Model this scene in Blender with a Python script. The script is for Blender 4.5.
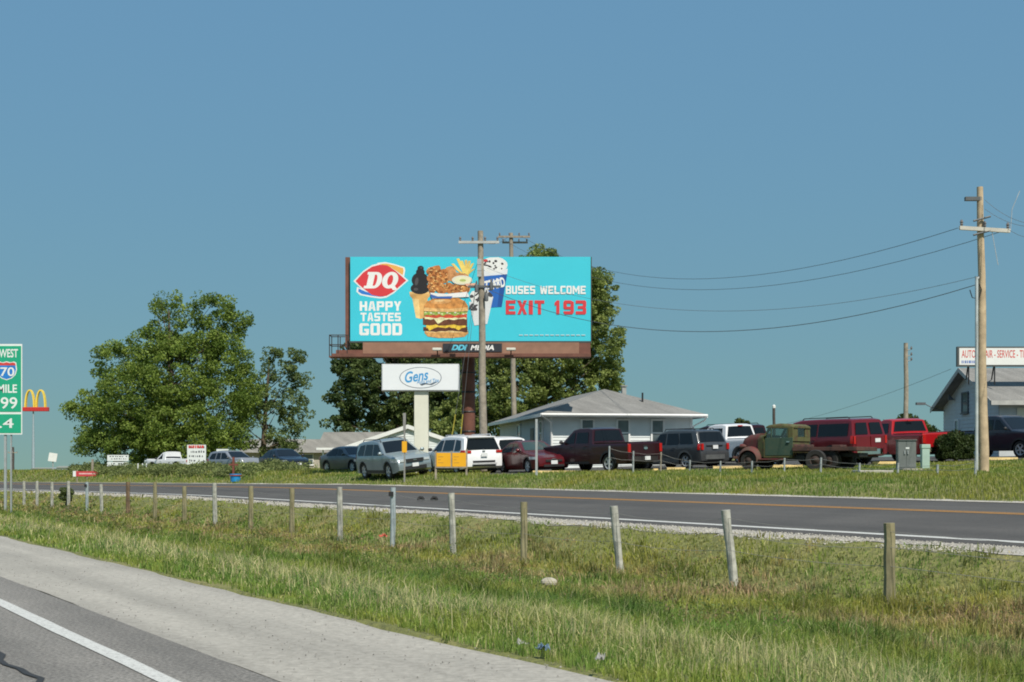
import bpy, bmesh, math, random
import numpy as np
from mathutils import Vector, Matrix
random.seed(7); rng = np.random.default_rng(11)
R = math.radians
for o in list(bpy.data.objects): bpy.data.objects.remove(o)
scene = bpy.context.scene
COL = scene.collection

# ------------------------------------------------------------------ camera, sky, sun, exposure
F = 1422.0; HOR = 467.0; CH = 1.3                 # focal length in px, horizon row, eye height
cam_d = bpy.data.cameras.new('camera'); cam = bpy.data.objects.new('camera', cam_d); COL.objects.link(cam)
cam_d.sensor_width = 36; cam_d.lens = 36 * F / 1024; cam_d.shift_y = (HOR - 341) / 1024
cam_d.clip_start = .1; cam_d.clip_end = 9000
cam.location = (0, 0, CH); cam.rotation_euler = (R(90), 0, 0)
scene.camera = cam
SUN_EL, SUN_AZ = R(52), R(155)                    # azimuth clockwise from +Y
w = bpy.data.worlds.new('World'); scene.world = w; w.use_nodes = True
nt = w.node_tree; bg = nt.nodes['Background']
sky = nt.nodes.new('ShaderNodeTexSky'); sky.sky_type = 'NISHITA'; sky.sun_disc = False
sky.sun_elevation = SUN_EL; sky.sun_rotation = SUN_AZ
sky.air_density = 1.0; sky.dust_density = 1.2; sky.ozone_density = 1.6; sky.altitude = 200
tcw = nt.nodes.new('ShaderNodeTexCoord'); vadd = nt.nodes.new('ShaderNodeVectorMath'); vadd.inputs[1].default_value = (0, 0, .06)
nt.links.new(tcw.outputs['Generated'], vadd.inputs[0]); nt.links.new(vadd.outputs[0], sky.inputs[0])
# hazy summer air: evens out the brightness from zenith to horizon, over the whole dome
lum = nt.nodes.new('ShaderNodeRGBToBW'); pw = nt.nodes.new('ShaderNodeMath'); pw.operation = 'POWER'; pw.inputs[1].default_value = -.8
sc1 = nt.nodes.new('ShaderNodeVectorMath'); sc1.operation = 'SCALE'; tn = nt.nodes.new('ShaderNodeVectorMath'); tn.operation = 'MULTIPLY'; tn.inputs[1].default_value = (1.39, 1.86, 1.72)
nt.links.new(sky.outputs[0], lum.inputs[0]); nt.links.new(lum.outputs[0], pw.inputs[0]); nt.links.new(sky.outputs[0], sc1.inputs[0]); nt.links.new(pw.outputs[0], sc1.inputs['Scale'])
nt.links.new(sc1.outputs[0], tn.inputs[0]); nt.links.new(tn.outputs[0], bg.inputs[0]); bg.inputs[1].default_value = .1
sd = bpy.data.lights.new('sun', 'SUN'); sun = bpy.data.objects.new('sun', sd); COL.objects.link(sun)
sd.energy = 3.7; sd.angle = R(.53); sd.color = (1, .93, .82)
sv = Vector((math.sin(SUN_AZ) * math.cos(SUN_EL), math.cos(SUN_AZ) * math.cos(SUN_EL), math.sin(SUN_EL)))
sun.rotation_euler = sv.to_track_quat('Z', 'Y').to_euler(); sun.location = (30, -30, 60)
scene.cycles.filter_width = 1.9
vs = scene.view_settings; vs.view_transform = 'Standard'; vs.look = 'None'; vs.exposure = .45; vs.gamma = 1; vs.use_curve_mapping = False

# ------------------------------------------------------------------ ground shape: road frame (p across, s along)
RX, RY = -.491, .871
PR = np.array([(-3000, -2), (-70, -.4), (-14, 0), (4.8, 0), (6, -.1), (9.5, -.5), (13, -.72), (15, -.75), (16.1, -.4), (16.8, -.02),
    (17.5, .1), (21.5, .41), (25.0, .50), (25.8, .58), (27.2, .85), (30.5, .97), (34, 1.08), (40, 1.26), (46, 1.48), (52.5, 1.72), (58, 1.85),
    (120, 1.9), (3000, 1.2)])
def gzp(p, s):
    p = np.asarray(p, float); s = np.asarray(s, float)
    z = np.interp(p, PR[:, 0], PR[:, 1])
    t = np.clip((s - 75) / 60, 0, 1); t = t * t * (3 - 2 * t)
    k = np.clip((p - 26.5) / 6, 0, 1)
    z = z * (1 - t * k) + .72 * t * k
    z = z - np.clip(.0078 * (s - 58), 0, .95) * np.clip((p - 13) / 3, 0, 1) * np.clip((27.0 - p) / 1.5, 0, 1)
    d = np.hypot(p, s)
    return z - .0021 * np.maximum(0, d - 150)
def ps(X, Y): return -RX * Y + RY * X, RX * X + RY * Y
def xy(p, s): return RY * p + RX * s, -RX * p + RY * s
def gz(X, Y): return float(gzp(*ps(X, Y)))
def at(px, Y):                                      # a ground point seen in column px at distance Y
    X = (px - 512) / F * Y
    return Vector((X, Y, gz(X, Y)))
def zat(py, Y): return CH + (HOR - py) * Y / F

# ------------------------------------------------------------------ materials
def nodes_of(name):
    m = bpy.data.materials.new(name); m.use_nodes = True
    t = m.node_tree; b = t.nodes['Principled BSDF']
    return m, t, b
def noise_col(t, stops, scale, detail=4, coord='Object', stretch=None, rough=.6):
    tc = t.nodes.new('ShaderNodeTexCoord'); n = t.nodes.new('ShaderNodeTexNoise')
    n.inputs['Scale'].default_value = scale; n.inputs['Detail'].default_value = detail; n.inputs['Roughness'].default_value = rough
    if stretch:
        mp = t.nodes.new('ShaderNodeMapping'); mp.inputs['Scale'].default_value = stretch
        t.links.new(tc.outputs[coord], mp.inputs[0]); t.links.new(mp.outputs[0], n.inputs['Vector'])
    else: t.links.new(tc.outputs[coord], n.inputs['Vector'])
    r = t.nodes.new('ShaderNodeValToRGB'); e = r.color_ramp.elements
    while len(e) < len(stops): e.new(.5)
    for el, (p, c) in zip(e, stops): el.position = p; el.color = (*c, 1)
    t.links.new(n.outputs[0], r.inputs[0])
    return r.outputs[0], n
def mixc(t, a, b, fac, mode='MIX'):
    m = t.nodes.new('ShaderNodeMix'); m.data_type = 'RGBA'; m.blend_type = mode
    for sock, v in ((m.inputs[0], fac), (m.inputs[6], a), (m.inputs[7], b)):
        if hasattr(v, 'links'): t.links.new(v, sock)
        elif isinstance(v, (int, float)): sock.default_value = v
        else: sock.default_value = (*v, 1)
    return m.outputs[2]
def bump(t, b, src, strength=.3, dist=.02):
    n = t.nodes.new('ShaderNodeBump'); n.inputs['Strength'].default_value = strength; n.inputs['Distance'].default_value = dist
    t.links.new(src, n.inputs['Height']); t.links.new(n.outputs[0], b.inputs['Normal'])
MATS = {}
def M(name, c, rough=.6, metal=0, var=.18, scale=3, bmp=0, coat=0, spec=.5):
    if name in MATS: return MATS[name]
    m, t, b = nodes_of(name)
    lo = tuple(max(0, v * (1 - var)) for v in c); hi = tuple(min(1, v * (1 + var)) for v in c)
    o, n = noise_col(t, [(.3, lo), (.7, hi)], scale)
    t.links.new(o, b.inputs['Base Color'])
    b.inputs['Roughness'].default_value = rough; b.inputs['Metallic'].default_value = metal
    b.inputs['Coat Weight'].default_value = coat; b.inputs['Coat Roughness'].default_value = .06
    b.inputs['Specular IOR Level'].default_value = spec
    if bmp: bump(t, b, n.outputs[0], bmp)
    MATS[name] = m; return m
def paint(name, c, metal=.25, rough=.38): return M(name, c, rough, metal, .07, 1.2, coat=.4)
GLASS = M('car_glass', (.008, .011, .014), .06, 0, .1, 2, spec=.3)
BLACK = M('black_trim', (.018, .018, .02), .55, 0, .2, 4)
RUBBER = M('tyre_rubber', (.022, .021, .02), .85, 0, .25, 8)
ALLOY = M('alloy', (.62, .63, .65), .35, .35, .1, 5)
CHROME = M('chrome', (.7, .71, .73), .12, 1, .05, 3)
HEADL = M('headlight_lens', (.62, .66, .70), .08, .3, .12, 9)
TAILL = M('tail_lens', (.42, .015, .012), .15, 0, .1, 9)
PLATE = M('plate', (.68, .70, .72), .5, 0, .12, 30)
INSUL = M('insulator', (.16, .15, .15), .3, 0, .2, 9)

# ------------------------------------------------------------------ mesh helpers
class MB:
    def __init__(s): s.v = []; s.f = []
    def poly(s, pts): n = len(s.v); s.v += [tuple(p) for p in pts]; s.f.append(tuple(range(n, n + len(pts))))
    def add(s, vs_, fs): n = len(s.v); s.v += [tuple(p) for p in vs_]; s.f += [tuple(i + n for i in f) for f in fs]
    def box(s, x0, x1, y0, y1, z0, z1, rz=0, pivot=None, mat=None):
        P = [Vector((x, y, z)) for z in (z0, z1) for x, y in ((x0, y0), (x1, y0), (x1, y1), (x0, y1))]
        if rz:
            c = Vector(pivot or ((x0 + x1) / 2, (y0 + y1) / 2, 0)); m = Matrix.Rotation(rz, 3, 'Z'); P = [m @ (p - c) + c for p in P]
        if mat is not None: P = [mat @ p for p in P]
        s.add(P, [(3, 2, 1, 0), (4, 5, 6, 7), (0, 1, 5, 4), (1, 2, 6, 5), (2, 3, 7, 6), (3, 0, 4, 7)]); return s
    def tube(s, path, rad, n=8, cap=True):
        path = [Vector(p) for p in path]; rs = rad if isinstance(rad, (list, tuple)) else [rad] * len(path)
        d0 = (path[1] - path[0]).normalized(); up = Vector((0, 0, 1)) if abs(d0.z) < .9 else Vector((1, 0, 0))
        rings = []
        for i, p in enumerate(path):
            d = (path[min(i + 1, len(path) - 1)] - path[max(i - 1, 0)]).normalized()
            a = d.cross(up).normalized(); b = d.cross(a)
            rings.append([p + (a * math.cos(2 * math.pi * k / n) + b * math.sin(2 * math.pi * k / n)) * rs[i] for k in range(n)])
        fs = []
        for i in range(len(rings) - 1):
            for k in range(n): k2 = (k + 1) % n; fs.append((i * n + k, i * n + k2, (i + 1) * n + k2, (i + 1) * n + k))
        if cap: fs += [tuple(range(n - 1, -1, -1)), tuple(range((len(rings) - 1) * n, len(rings) * n))]
        s.add([q for r in rings for q in r], fs); return s
    def prism(s, poly, a0, a1, axis='y'):            # poly in the plane across `axis`
        def m3(u, v, a): return {'y': (u, a, v), 'x': (a, u, v), 'z': (u, v, a)}[axis]
        n = len(poly); vv = [m3(u, v, a0) for u, v in poly] + [m3(u, v, a1) for u, v in poly]
        fs = [tuple(range(n)), tuple(range(2 * n - 1, n - 1, -1))] + [(i, (i + 1) % n, n + (i + 1) % n, n + i) for i in range(n)]
        s.add(vv, fs); return s
    def lathe(s, prof, n=20, axis='y', c=(0, 0, 0)):  # prof: (radius, along axis)
        vv = []; fs = []
        for r, a in prof:
            for k in range(n):
                t = 2 * math.pi * k / n; u, v = r * math.cos(t), r * math.sin(t)
                q = (u, a, v) if axis == 'y' else (u, v, a)
                vv.append((q[0] + c[0], q[1] + c[1], q[2] + c[2]))
        for i in range(len(prof) - 1):
            for k in range(n): k2 = (k + 1) % n; fs.append((i * n + k, i * n + k2, (i + 1) * n + k2, (i + 1) * n + k))
        s.add(vv, fs); return s
    def blob(s, c, r, n=8, m=5):
        vv = []; fs = []
        for i in range(m + 1):
            th = math.pi * i / m
            for k in range(n):
                ph = 2 * math.pi * k / n
                vv.append((c[0] + r[0] * math.sin(th) * math.cos(ph), c[1] + r[1] * math.sin(th) * math.sin(ph), c[2] + r[2] * math.cos(th)))
        for i in range(m):
            for k in range(n): k2 = (k + 1) % n; fs.append((i * n + k, i * n + k2, (i + 1) * n + k2, (i + 1) * n + k))
        s.add(vv, fs); return s
    def mesh(s, name, smooth=None, bev=0):
        me = bpy.data.meshes.new(name); bm = bmesh.new()
        vs_ = [bm.verts.new(p) for p in s.v]
        for f in s.f:
            try: bm.faces.new([vs_[i] for i in f])
            except ValueError: pass
        bmesh.ops.remove_doubles(bm, verts=bm.verts, dist=1e-5)
        bmesh.ops.recalc_face_normals(bm, faces=bm.faces)
        if bev: bmesh.ops.bevel(bm, geom=[e for e in bm.edges if e.is_manifold and e.calc_face_angle(0) > .6], offset=bev, segments=2, affect='EDGES', profile=.5)
        if smooth:
            for f in bm.faces: f.smooth = True
            for e in bm.edges: e.smooth = e.is_manifold and e.calc_face_angle(0) < R(smooth)
        bm.to_mesh(me); bm.free(); return me
    def build(s, name, mat, parent=None, smooth=None, bev=0): return link(name, s.mesh(name, smooth, bev), mat, parent)
def link(name, me, mat, parent=None):
    o = bpy.data.objects.new(name, me); COL.objects.link(o)
    if mat and not me.materials: me.materials.append(mat)
    if parent: o.parent = parent
    return o
def tag(o, label, cat, group=None):
    o['label'] = label; o['category'] = cat
    if group: o['group'] = group
    return o
def thing(name, label, cat, loc, rz=0, group=None):
    o = bpy.data.objects.new(name, None); COL.objects.link(o); o.empty_display_size = .3
    o.location = loc; o.rotation_euler = (0, 0, rz)
    return tag(o, label, cat, group)
def struct(o): o['kind'] = 'structure'; return o
def np_mesh(name, v, tris, col=None):
    me = bpy.data.meshes.new(name); nv, nf = len(v), len(tris)
    me.vertices.add(nv); me.vertices.foreach_set('co', v.astype(np.float32).ravel())
    me.loops.add(nf * 3); me.loops.foreach_set('vertex_index', tris.astype(np.int32).ravel())
    me.polygons.add(nf); me.polygons.foreach_set('loop_start', np.arange(0, nf * 3, 3, dtype=np.int32))
    try: me.polygons.foreach_set('loop_total', np.full(nf, 3, dtype=np.int32))
    except Exception: pass
    if col is not None:
        a = me.color_attributes.new('tint', 'FLOAT_COLOR', 'POINT')
        a.data.foreach_set('color', np.concatenate([col, np.ones((nv, 1))], 1).astype(np.float32).ravel())
    me.update(calc_edges=True); return me
def snoise(x, y, sc, seed=0, oct_=3):                 # smooth noise, about -1..1
    r = np.random.default_rng(seed); o = 0; amp = 1; tot = 0
    for k in range(oct_):
        for j in range(4):
            a = r.uniform(0, 6.28); f = r.uniform(.7, 1.4) / sc * (2 ** k)
            o = o + amp * np.sin((x * math.cos(a) + y * math.sin(a)) * f * 6.28 + r.uniform(0, 6.28)); tot += amp * .5
        amp *= .6
    return np.clip(o / tot, -1, 1)

# ------------------------------------------------------------------ text
def text_polys(body, shear=0, off=0, font=None):
    cu = bpy.data.curves.new('t', 'FONT'); cu.body = body; cu.shear = shear; cu.offset = off; cu.size = 1; cu.fill_mode = 'FRONT'; cu.resolution_u = 4
    o = bpy.data.objects.new('t', cu); COL.objects.link(o)
    dg = bpy.context.evaluated_depsgraph_get(); me = bpy.data.meshes.new_from_object(o.evaluated_get(dg))
    v = np.array([x.co[:2] for x in me.vertices]); f = [tuple(p.vertices) for p in me.polygons]
    bpy.data.objects.remove(o); bpy.data.curves.remove(cu); bpy.data.meshes.remove(me)
    return v, f
def text_on(mb, body, u0, u1, v0, v1, y, shear=0, off=.02, rot=0):   # fitted into u0..u1 × v0..v1 on the plane y
    v, f = text_polys(body, shear, off); lo, hi = v.min(0), v.max(0)
    q = (v - lo) / (hi - lo) * (u1 - u0, v1 - v0) + (u0, v0)
    if rot:
        c = q.mean(0); cs, sn = math.cos(rot), math.sin(rot); q = (q - c) @ np.array([[cs, sn], [-sn, cs]]) + c
    mb.add([(a, y, b) for a, b in q], f)

# heavy block capitals built from strokes that butt against each other
_t, _v = .32, .22
def _r(x0, y0, x1, y1): return [(x0, y0), (x1, y0), (x1, y1), (x0, y1)]
_m0, _m1 = .5 - _v / 2, .5 + _v / 2; _R = 1 - _t
_L, _Rt = _r(0, 0, _t, 1), _r(_R, 0, 1, 1)
def _h(y0, y1, a=_t, b=_R): return _r(a, y0, b, y1)
def _o(x0, x1, c=.12):                                    # rounded O ring as four strokes
    return [[(0, c), (_t, c + .08), (_t, 1 - c - .08), (0, 1 - c)], [(1, c), (1, 1 - c), (_R, 1 - c - .08), (_R, c + .08)], [(0, c), (c, 0), (1 - c, 0), (1, c), (_R, c + .08), (_t, c + .08)], [(0, 1 - c), (_t, 1 - c - .08), (_R, 1 - c - .08), (1, 1 - c), (1 - c, 1), (c, 1)]]
_E = [_L, _h(0, _v, _t, 1), _h(1 - _v, 1, _t, 1), _h(_m0, _m1, _t, .88)]
BLOCK = {'H': [_L, _Rt, _h(_m0, _m1)], 'E': _E, 'L': [_L, _h(0, _v, _t, 1)], 'I': [_r(.0, 0, 1, 1)], 'T': [_r(0, 1 - _v, 1, 1), _r(.5 - _t / 2, 0, .5 + _t / 2, 1 - _v)],
    'A': [[(0, 0), (_t, 0), (.5, .9), (.5, 1), (.27, 1)], [(1, 0), (.73, 1), (.5, 1), (.5, .9), (_R, 0)], [(.38, .2), (.62, .2), (.57, .4), (.43, .4)]],
    'P': [_L, [(_t, 1 - _v), (_t, 1), (.9, 1), (1, .9), (1, .5), (.9, .38), (_t, .38), (_t, .38 + _v * .9), (_R, .38 + _v * .9), (_R, 1 - _v)]],
    'Y': [[(.5 - _t / 2, 0), (.5 + _t / 2, 0), (.5 + _t / 2, .42), (1, 1), (1 - _t * 1.05, 1), (.5, .64), (_t * 1.05, 1), (0, 1), (.5 - _t / 2, .42)]],
    'S': [[(0, .16), (.1, 0), (.9, 0), (1, .1), (1, .5), (.9, .6), (_t, .6), (_t, 1 - _v), (1, 1 - _v), (1, 1), (.1, 1), (0, .9), (0, .5), (.1, .4), (_R, .4), (_R, _v), (0, _v)]],
    'G': [[(0, .12), (.12, 0), (.88, 0), (1, .12), (1, .54), (.5, .54), (.5, .34), (_R, .34), (_R, _v), (_t, _v), (_t, 1 - _v), (1, 1 - _v), (1, .88), (.88, 1), (.12, 1), (0, .88)]],
    'O': _o(0, 1), 'D': [_L, [(_t, 0), (.85, 0), (1, .15), (1, .85), (.85, 1), (_t, 1), (_t, 1 - _v), (_R, 1 - _v), (_R, _v), (_t, _v)]],
    'B': [_L, [(_t, 0), (.9, 0), (1, .1), (1, .42), (.92, .5), (1, .58), (1, .9), (.9, 1), (_t, 1), (_t, 1 - _v * .85), (_R, 1 - _v * .85), (_R, .6), (_t, .6), (_t, .4), (_R, .4), (_R, _v * .85), (_t, _v * .85)]],
    'U': [[(0, .14), (.12, 0), (.88, 0), (1, .14), (1, 1), (_R, 1), (_R, _v), (_t, _v), (_t, 1), (0, 1)]], 'C': [[(1, 0), (1, _v), (_t, _v), (_t, 1 - _v), (1, 1 - _v), (1, 1), (.12, 1), (0, .88), (0, .12), (.12, 0)]],
    'W': [[(0, 1), (.13, 0), (.40, 0), (.5, .45), (.60, 0), (.87, 0), (1, 1), (.78, 1), (.72, .4), (.6, .95), (.4, .95), (.28, .4), (.22, 1)]], 'M': [[(0, 0), (.24, 0), (.24, .6), (.5, .15), (.76, .6), (.76, 0), (1, 0), (1, 1), (.76, 1), (.5, .55), (.24, 1), (0, 1)]],
    'X': [[(0, 0), (.34, 0), (.5, .32), (.66, 0), (1, 0), (.68, .5), (1, 1), (.66, 1), (.5, .68), (.34, 1), (0, 1), (.32, .5)]], '1': [[(.28, 0), (.72, 0), (.72, 1), (.36, 1), (.05, .82), (.05, .6), (.28, .7)]],
    '9': [[(_R, _v), (1, .15), (1, .88), (_R, 1)], [(0, .15), (.12, 0), (.85, 0), (1, .15), (_R, _v), (0, _v)], [(0, .48), (_t, .55), (_t, 1 - _v), (0, .88)], [(0, .48), (.1, .36), (_R, .36), (_R, .55), (_t, .55)], [(0, .88), (_t, 1 - _v), (_R, 1 - _v), (_R, 1), (.12, 1)]],
    '3': [[(0, 0), (.9, 0), (1, .1), (1, .42), (.92, .5), (1, .58), (1, .9), (.9, 1), (0, 1), (0, 1 - _v), (_R, 1 - _v), (_R, .6), (.2, .6), (.2, .4), (_R, .4), (_R, _v), (0, _v)]]}
def block_on(mb, body, u0, u1, v0, v1, y, gap=.14, grow=0):
    ws = [{'I': .42, ' ': .45, 'M': 1.35, 'W': 1.4, '1': .7}.get(c, 1) for c in body]; tot = sum(ws) + gap * (len(body) - 1); k = (u1 - u0) / tot; x = u0
    for c, w_ in zip(body, ws):
        for pl in BLOCK.get(c, []): mb.poly([(x + a * w_ * k, y, v0 + b * (v1 - v0)) for a, b in pl])
        x += (w_ + gap) * k

# ------------------------------------------------------------------ ground, roads
SL = np.unique(np.concatenate([np.arange(-40, 200, 4.0), np.geomspace(200, 4000, 30), -np.geomspace(44, 1500, 14)]))
HW0, HWE, SHE = -12.0, 3.0, 4.75                     # highway lanes, their edge, shoulder edge
def strip(name, p0, p1, lift, mat, s0=-1500, s1=4000, edge=None, seed=0):
    pk = [q for q in PR[:, 0] if p0 + .01 < q < p1 - .01]; pl = np.array([p0] + pk + [p1])
    sl = SL[(SL >= s0) & (SL <= s1)]; sl = np.unique(np.concatenate([sl, [s0, s1]])) if edge is None else np.unique(np.concatenate([np.arange(max(s0, -20), min(s1, 160), .35), sl]))
    mb = MB(); n = len(pl); vv = []; fs = []
    for i, s in enumerate(sl):
        for j, p in enumerate(pl):
            q = p
            if edge and j in (0, n - 1) and edge[0 if j == 0 else 1]:
                q += edge[0 if j == 0 else 1] * float(snoise(np.array([s]), np.array([p]), 5, seed + j, 4)[0])
            X, Y = xy(q, s); vv.append((X, Y, float(gzp(q, s)) + lift))
            if i and j: a = i * n + j; fs.append((a, a - 1, a - n - 1, a - n))
    mb.add(vv, fs); me = mb.mesh(name); return struct(link(name, me, mat))
pg_ = np.unique(np.concatenate([PR[:, 0], np.arange(-12, 62, 2.0), [-2000, -1000, -500, -250, -120, 80, 100, 160, 240, 400, 700, 1200, 2000, HW0, SHE - .02, 17.2, 17.25, 25.05, 25.1]]))
gm, t, b = nodes_of('ground_soil')
c1, n1 = noise_col(t, [(.3, (.11, .13, .04)), (.55, (.19, .20, .065)), (.75, (.29, .26, .12))], .35, 6)
c2, n2 = noise_col(t, [(.3, (.6, .6, .6)), (.7, (1.25, 1.2, 1.1))], 9, 5)
t.links.new(mixc(t, c1, c2, 1, 'MULTIPLY'), b.inputs['Base Color']); b.inputs['Roughness'].default_value = .95
bump(t, b, n2.outputs[0], .8, .08)
vv = []; fs = []; n = len(pg_)
for i, s in enumerate(SL):
    for j, p in enumerate(pg_):
        X, Y = xy(p, s); low = .07 if (HW0 - .1 <= p < SHE - .01 or 17.22 < p < 25.08) else 0
        vv.append((X, Y, float(gzp(p, s)) - low))
        if i and j: a = i * n + j; fs.append((a, a - 1, a - n - 1, a - n))
mb = MB(); mb.add(vv, fs); struct(mb.build('ground', gm, smooth=60))
# highway asphalt
def asphalt(name, lo, hi, sc=60, big=(.85, 1.12), bm=.5):
    m, t, b = nodes_of(name)
    a, n = noise_col(t, [(.32, lo), (.66, hi)], sc, 5, rough=.75)
    g, _ = noise_col(t, [(.3, (big[0],) * 3), (.7, (big[1],) * 3)], .45, 5)
    tc = t.nodes.new('ShaderNodeTexCoord'); m1 = t.nodes.new('ShaderNodeMapping'); m1.inputs['Rotation'].default_value = (0, 0, -math.atan2(RY, RX)); m2 = t.nodes.new('ShaderNodeMapping'); m2.inputs['Scale'].default_value = (.035, 1.1, 1)
    n3 = t.nodes.new('ShaderNodeTexNoise'); n3.inputs['Scale'].default_value = 1.6; n3.inputs['Detail'].default_value = 5; r3 = t.nodes.new('ShaderNodeMapRange'); r3.inputs[1].default_value = .3; r3.inputs[2].default_value = .7; r3.inputs[3].default_value = .80; r3.inputs[4].default_value = 1.16
    t.links.new(tc.outputs['Object'], m1.inputs[0]); t.links.new(m1.outputs[0], m2.inputs[0]); t.links.new(m2.outputs[0], n3.inputs['Vector']); t.links.new(n3.outputs[0], r3.inputs[0])
    g = mixc(t, g, r3.outputs[0], 1, 'MULTIPLY')
    t.links.new(mixc(t, a, g, 1, 'MULTIPLY'), b.inputs['Base Color']); b.inputs['Roughness'].default_value = .85
    bump(t, b, n.outputs[0], bm, .012); return m
strip('highway', HW0, HWE, 0, asphalt('highway_asphalt', (.060, .056, .050), (.33, .31, .28), 34, (.8, 1.15), .8))
strip('shoulder', HWE, SHE, -.004, asphalt('shoulder_chipseal', (.26, .242, .208), (.42, .395, .345), 14, (.9, 1.08), .25), edge=(.03, .07), seed=3)
lm, t, b = nodes_of('road_paint_white')
a, n = noise_col(t, [(.36, (.24, .23, .215)), (.50, (.56, .56, .53))], 26, 7, rough=.85)
t.links.new(a, b.inputs['Base Color']); b.inputs['Roughness'].default_value = .7
strip('edge_line', 2.35, 2.48, .006, lm, -20, 400, edge=(.012, .012), seed=40)
ROAD = asphalt('road_asphalt', (.050, .046, .042), (.098, .091, .083), 30, (.85, 1.15), .3)
strip('road', 17.25, 25.05, 0, ROAD)
strip('road_edge_line', 17.72, 17.90, .006, lm, -30, 600)
ym, t, b = nodes_of('road_paint_yellow')
a, n = noise_col(t, [(.3, (.16, .11, .06)), (.52, (.50, .25, .06))], 20, 6, rough=.8)
t.links.new(a, b.inputs['Base Color']); b.inputs['Roughness'].default_value = .7
strip('centre_line', 21.42, 21.54, .006, ym, -30, 600); strip('centre_line', 21.66, 21.78, .006, ym, -30, 600)
GRAV = asphalt('gravel', (.24, .22, .19), (.56, .53, .47), 22, (.8, 1.15), 1)
strip('gravel_verge', 16.95, 17.3, .012, GRAV, -30, 260, edge=(.26, .05), seed=8)
strip('gravel_verge', 25.0, 25.28, .012, GRAV, -30, 260, edge=(.03, .16), seed=12)
lx_ = np.arange(-1.0, 42, 1.0); ly_ = np.array([60.8, 62, 63, 64, 65, 66, 67, 68, 69, 70, 72, 74, 77, 80]); vv = []; fs = []; n = len(lx_)
for i, y in enumerate(ly_):
    for j, x in enumerate(lx_):
        y2 = y + (.22 * float(snoise(np.array([x]), np.array([0.]), 6, 20, 4)[0]) if i == 0 else 0); vv.append((x, y2, gz(x, y2) + .035))
        if i and j: a = i * n + j; fs.append((a, a - 1, a - n - 1, a - n))
mb = MB(); mb.add(vv, fs); struct(mb.build('parking_lot', asphalt('lot_asphalt', (.035, .034, .032), (.085, .082, .076), 18)))
# tar-filled cracks in the lane
mb = MB()
for s0, p0, ln in ((4, 1.72, 26), (9, .55, 20)):
    prev = None
    for i in range(int(ln / .25)):
        s = s0 + i * .25; p = p0 + .09 * float(snoise(np.array([s]), np.array([0.]), 2.2, int(s0), 4)[0]); hw = .018 + .014 * abs(float(snoise(np.array([s]), np.array([5.]), 1, 9)[0]))
        A = (*xy(p - hw, s), .008); B = (*xy(p + hw, s), .008)
        if prev: mb.poly([prev[0], prev[1], B, A])
        prev = (A, B)
struct(mb.build('tar_crack', M('tar', (.03, .028, .026), .7)))

# ------------------------------------------------------------------ vegetation
def leafy(name, rough=.55, trans=.35, bright=1.0):
    m, t, b = nodes_of(name)
    at_ = t.nodes.new('ShaderNodeAttribute'); at_.attribute_name = 'tint'
    b.inputs['Roughness'].default_value = rough; b.inputs['Specular IOR Level'].default_value = .25
    tr = t.nodes.new('ShaderNodeBsdfTranslucent'); mx = t.nodes.new('ShaderNodeMixShader'); mx.inputs[0].default_value = trans
    t.links.new(at_.outputs['Color'], b.inputs['Base Color']); t.links.new(at_.outputs['Color'], tr.inputs[0])
    t.links.new(b.outputs[0], mx.inputs[1]); t.links.new(tr.outputs[0], mx.inputs[2])
    t.links.new(mx.outputs[0], t.nodes['Material Output'].inputs[0]); return m
GRASS = leafy('grass_blades', .6, .42); LEAF = leafy('leaves', .55, .45)
BARK = M('bark', (.11, .085, .06), .9, 0, .35, 6, .8)
def blades(name, P, h, wd, col, lean=.35, bend=.5):
    n = len(P); yaw = rng.uniform(0, 6.283, n); ld = rng.uniform(0, 6.283, n); la = np.abs(rng.normal(0, lean, n)) * h
    sx, sy = np.cos(yaw) * wd / 2, np.sin(yaw) * wd / 2
    lx, ly = np.cos(ld) * la, np.sin(ld) * la
    v = np.zeros((n, 5, 3)); 
    v[:, 0] = P + np.stack([-sx, -sy, 0 * h - .03], 1); v[:, 1] = P + np.stack([sx, sy, 0 * h - .03], 1)
    v[:, 2] = P + np.stack([lx * .35 - sx * .75, ly * .35 - sy * .75, h * .6], 1); v[:, 3] = P + np.stack([lx * .35 + sx * .75, ly * .35 + sy * .75, h * .6], 1)
    v[:, 4] = P + np.stack([lx, ly, h * (1 - .25 * np.minimum(1, la / h))], 1)
    i = np.arange(n)[:, None] * 5
    tr = np.concatenate([i + [0, 1, 3], i + [0, 3, 2], i + [2, 3, 4]], 1).reshape(-1, 3)
    c = np.repeat(col[:, None, :], 5, 1)
    return np_mesh(name, v.reshape(-1, 3), tr, c.reshape(-1, 3))
def scatter(n, p0, p1, s0, s1, near, power, margin=.14):
    p = rng.uniform(p0, p1, n); s = rng.uniform(s0, s1, n); X, Y = xy(p, s); d = np.hypot(X, Y)
    ok = (Y > 4) & (np.abs(X / np.maximum(Y, .1)) < .36 + margin) & (rng.random(n) < np.minimum(1, (near / d) ** power))
    return p[ok], s[ok], X[ok], Y[ok], d[ok]
def lerp(a, b, t): return a + (b - a) * t[:, None]
GREEN = np.array([.21, .30, .058]); LUSH = np.array([.145, .265, .055]); YEL = np.array([.42, .385, .075]); STRAW = np.array([.68, .60, .33]); BROWN = np.array([.48, .325, .195])
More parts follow.
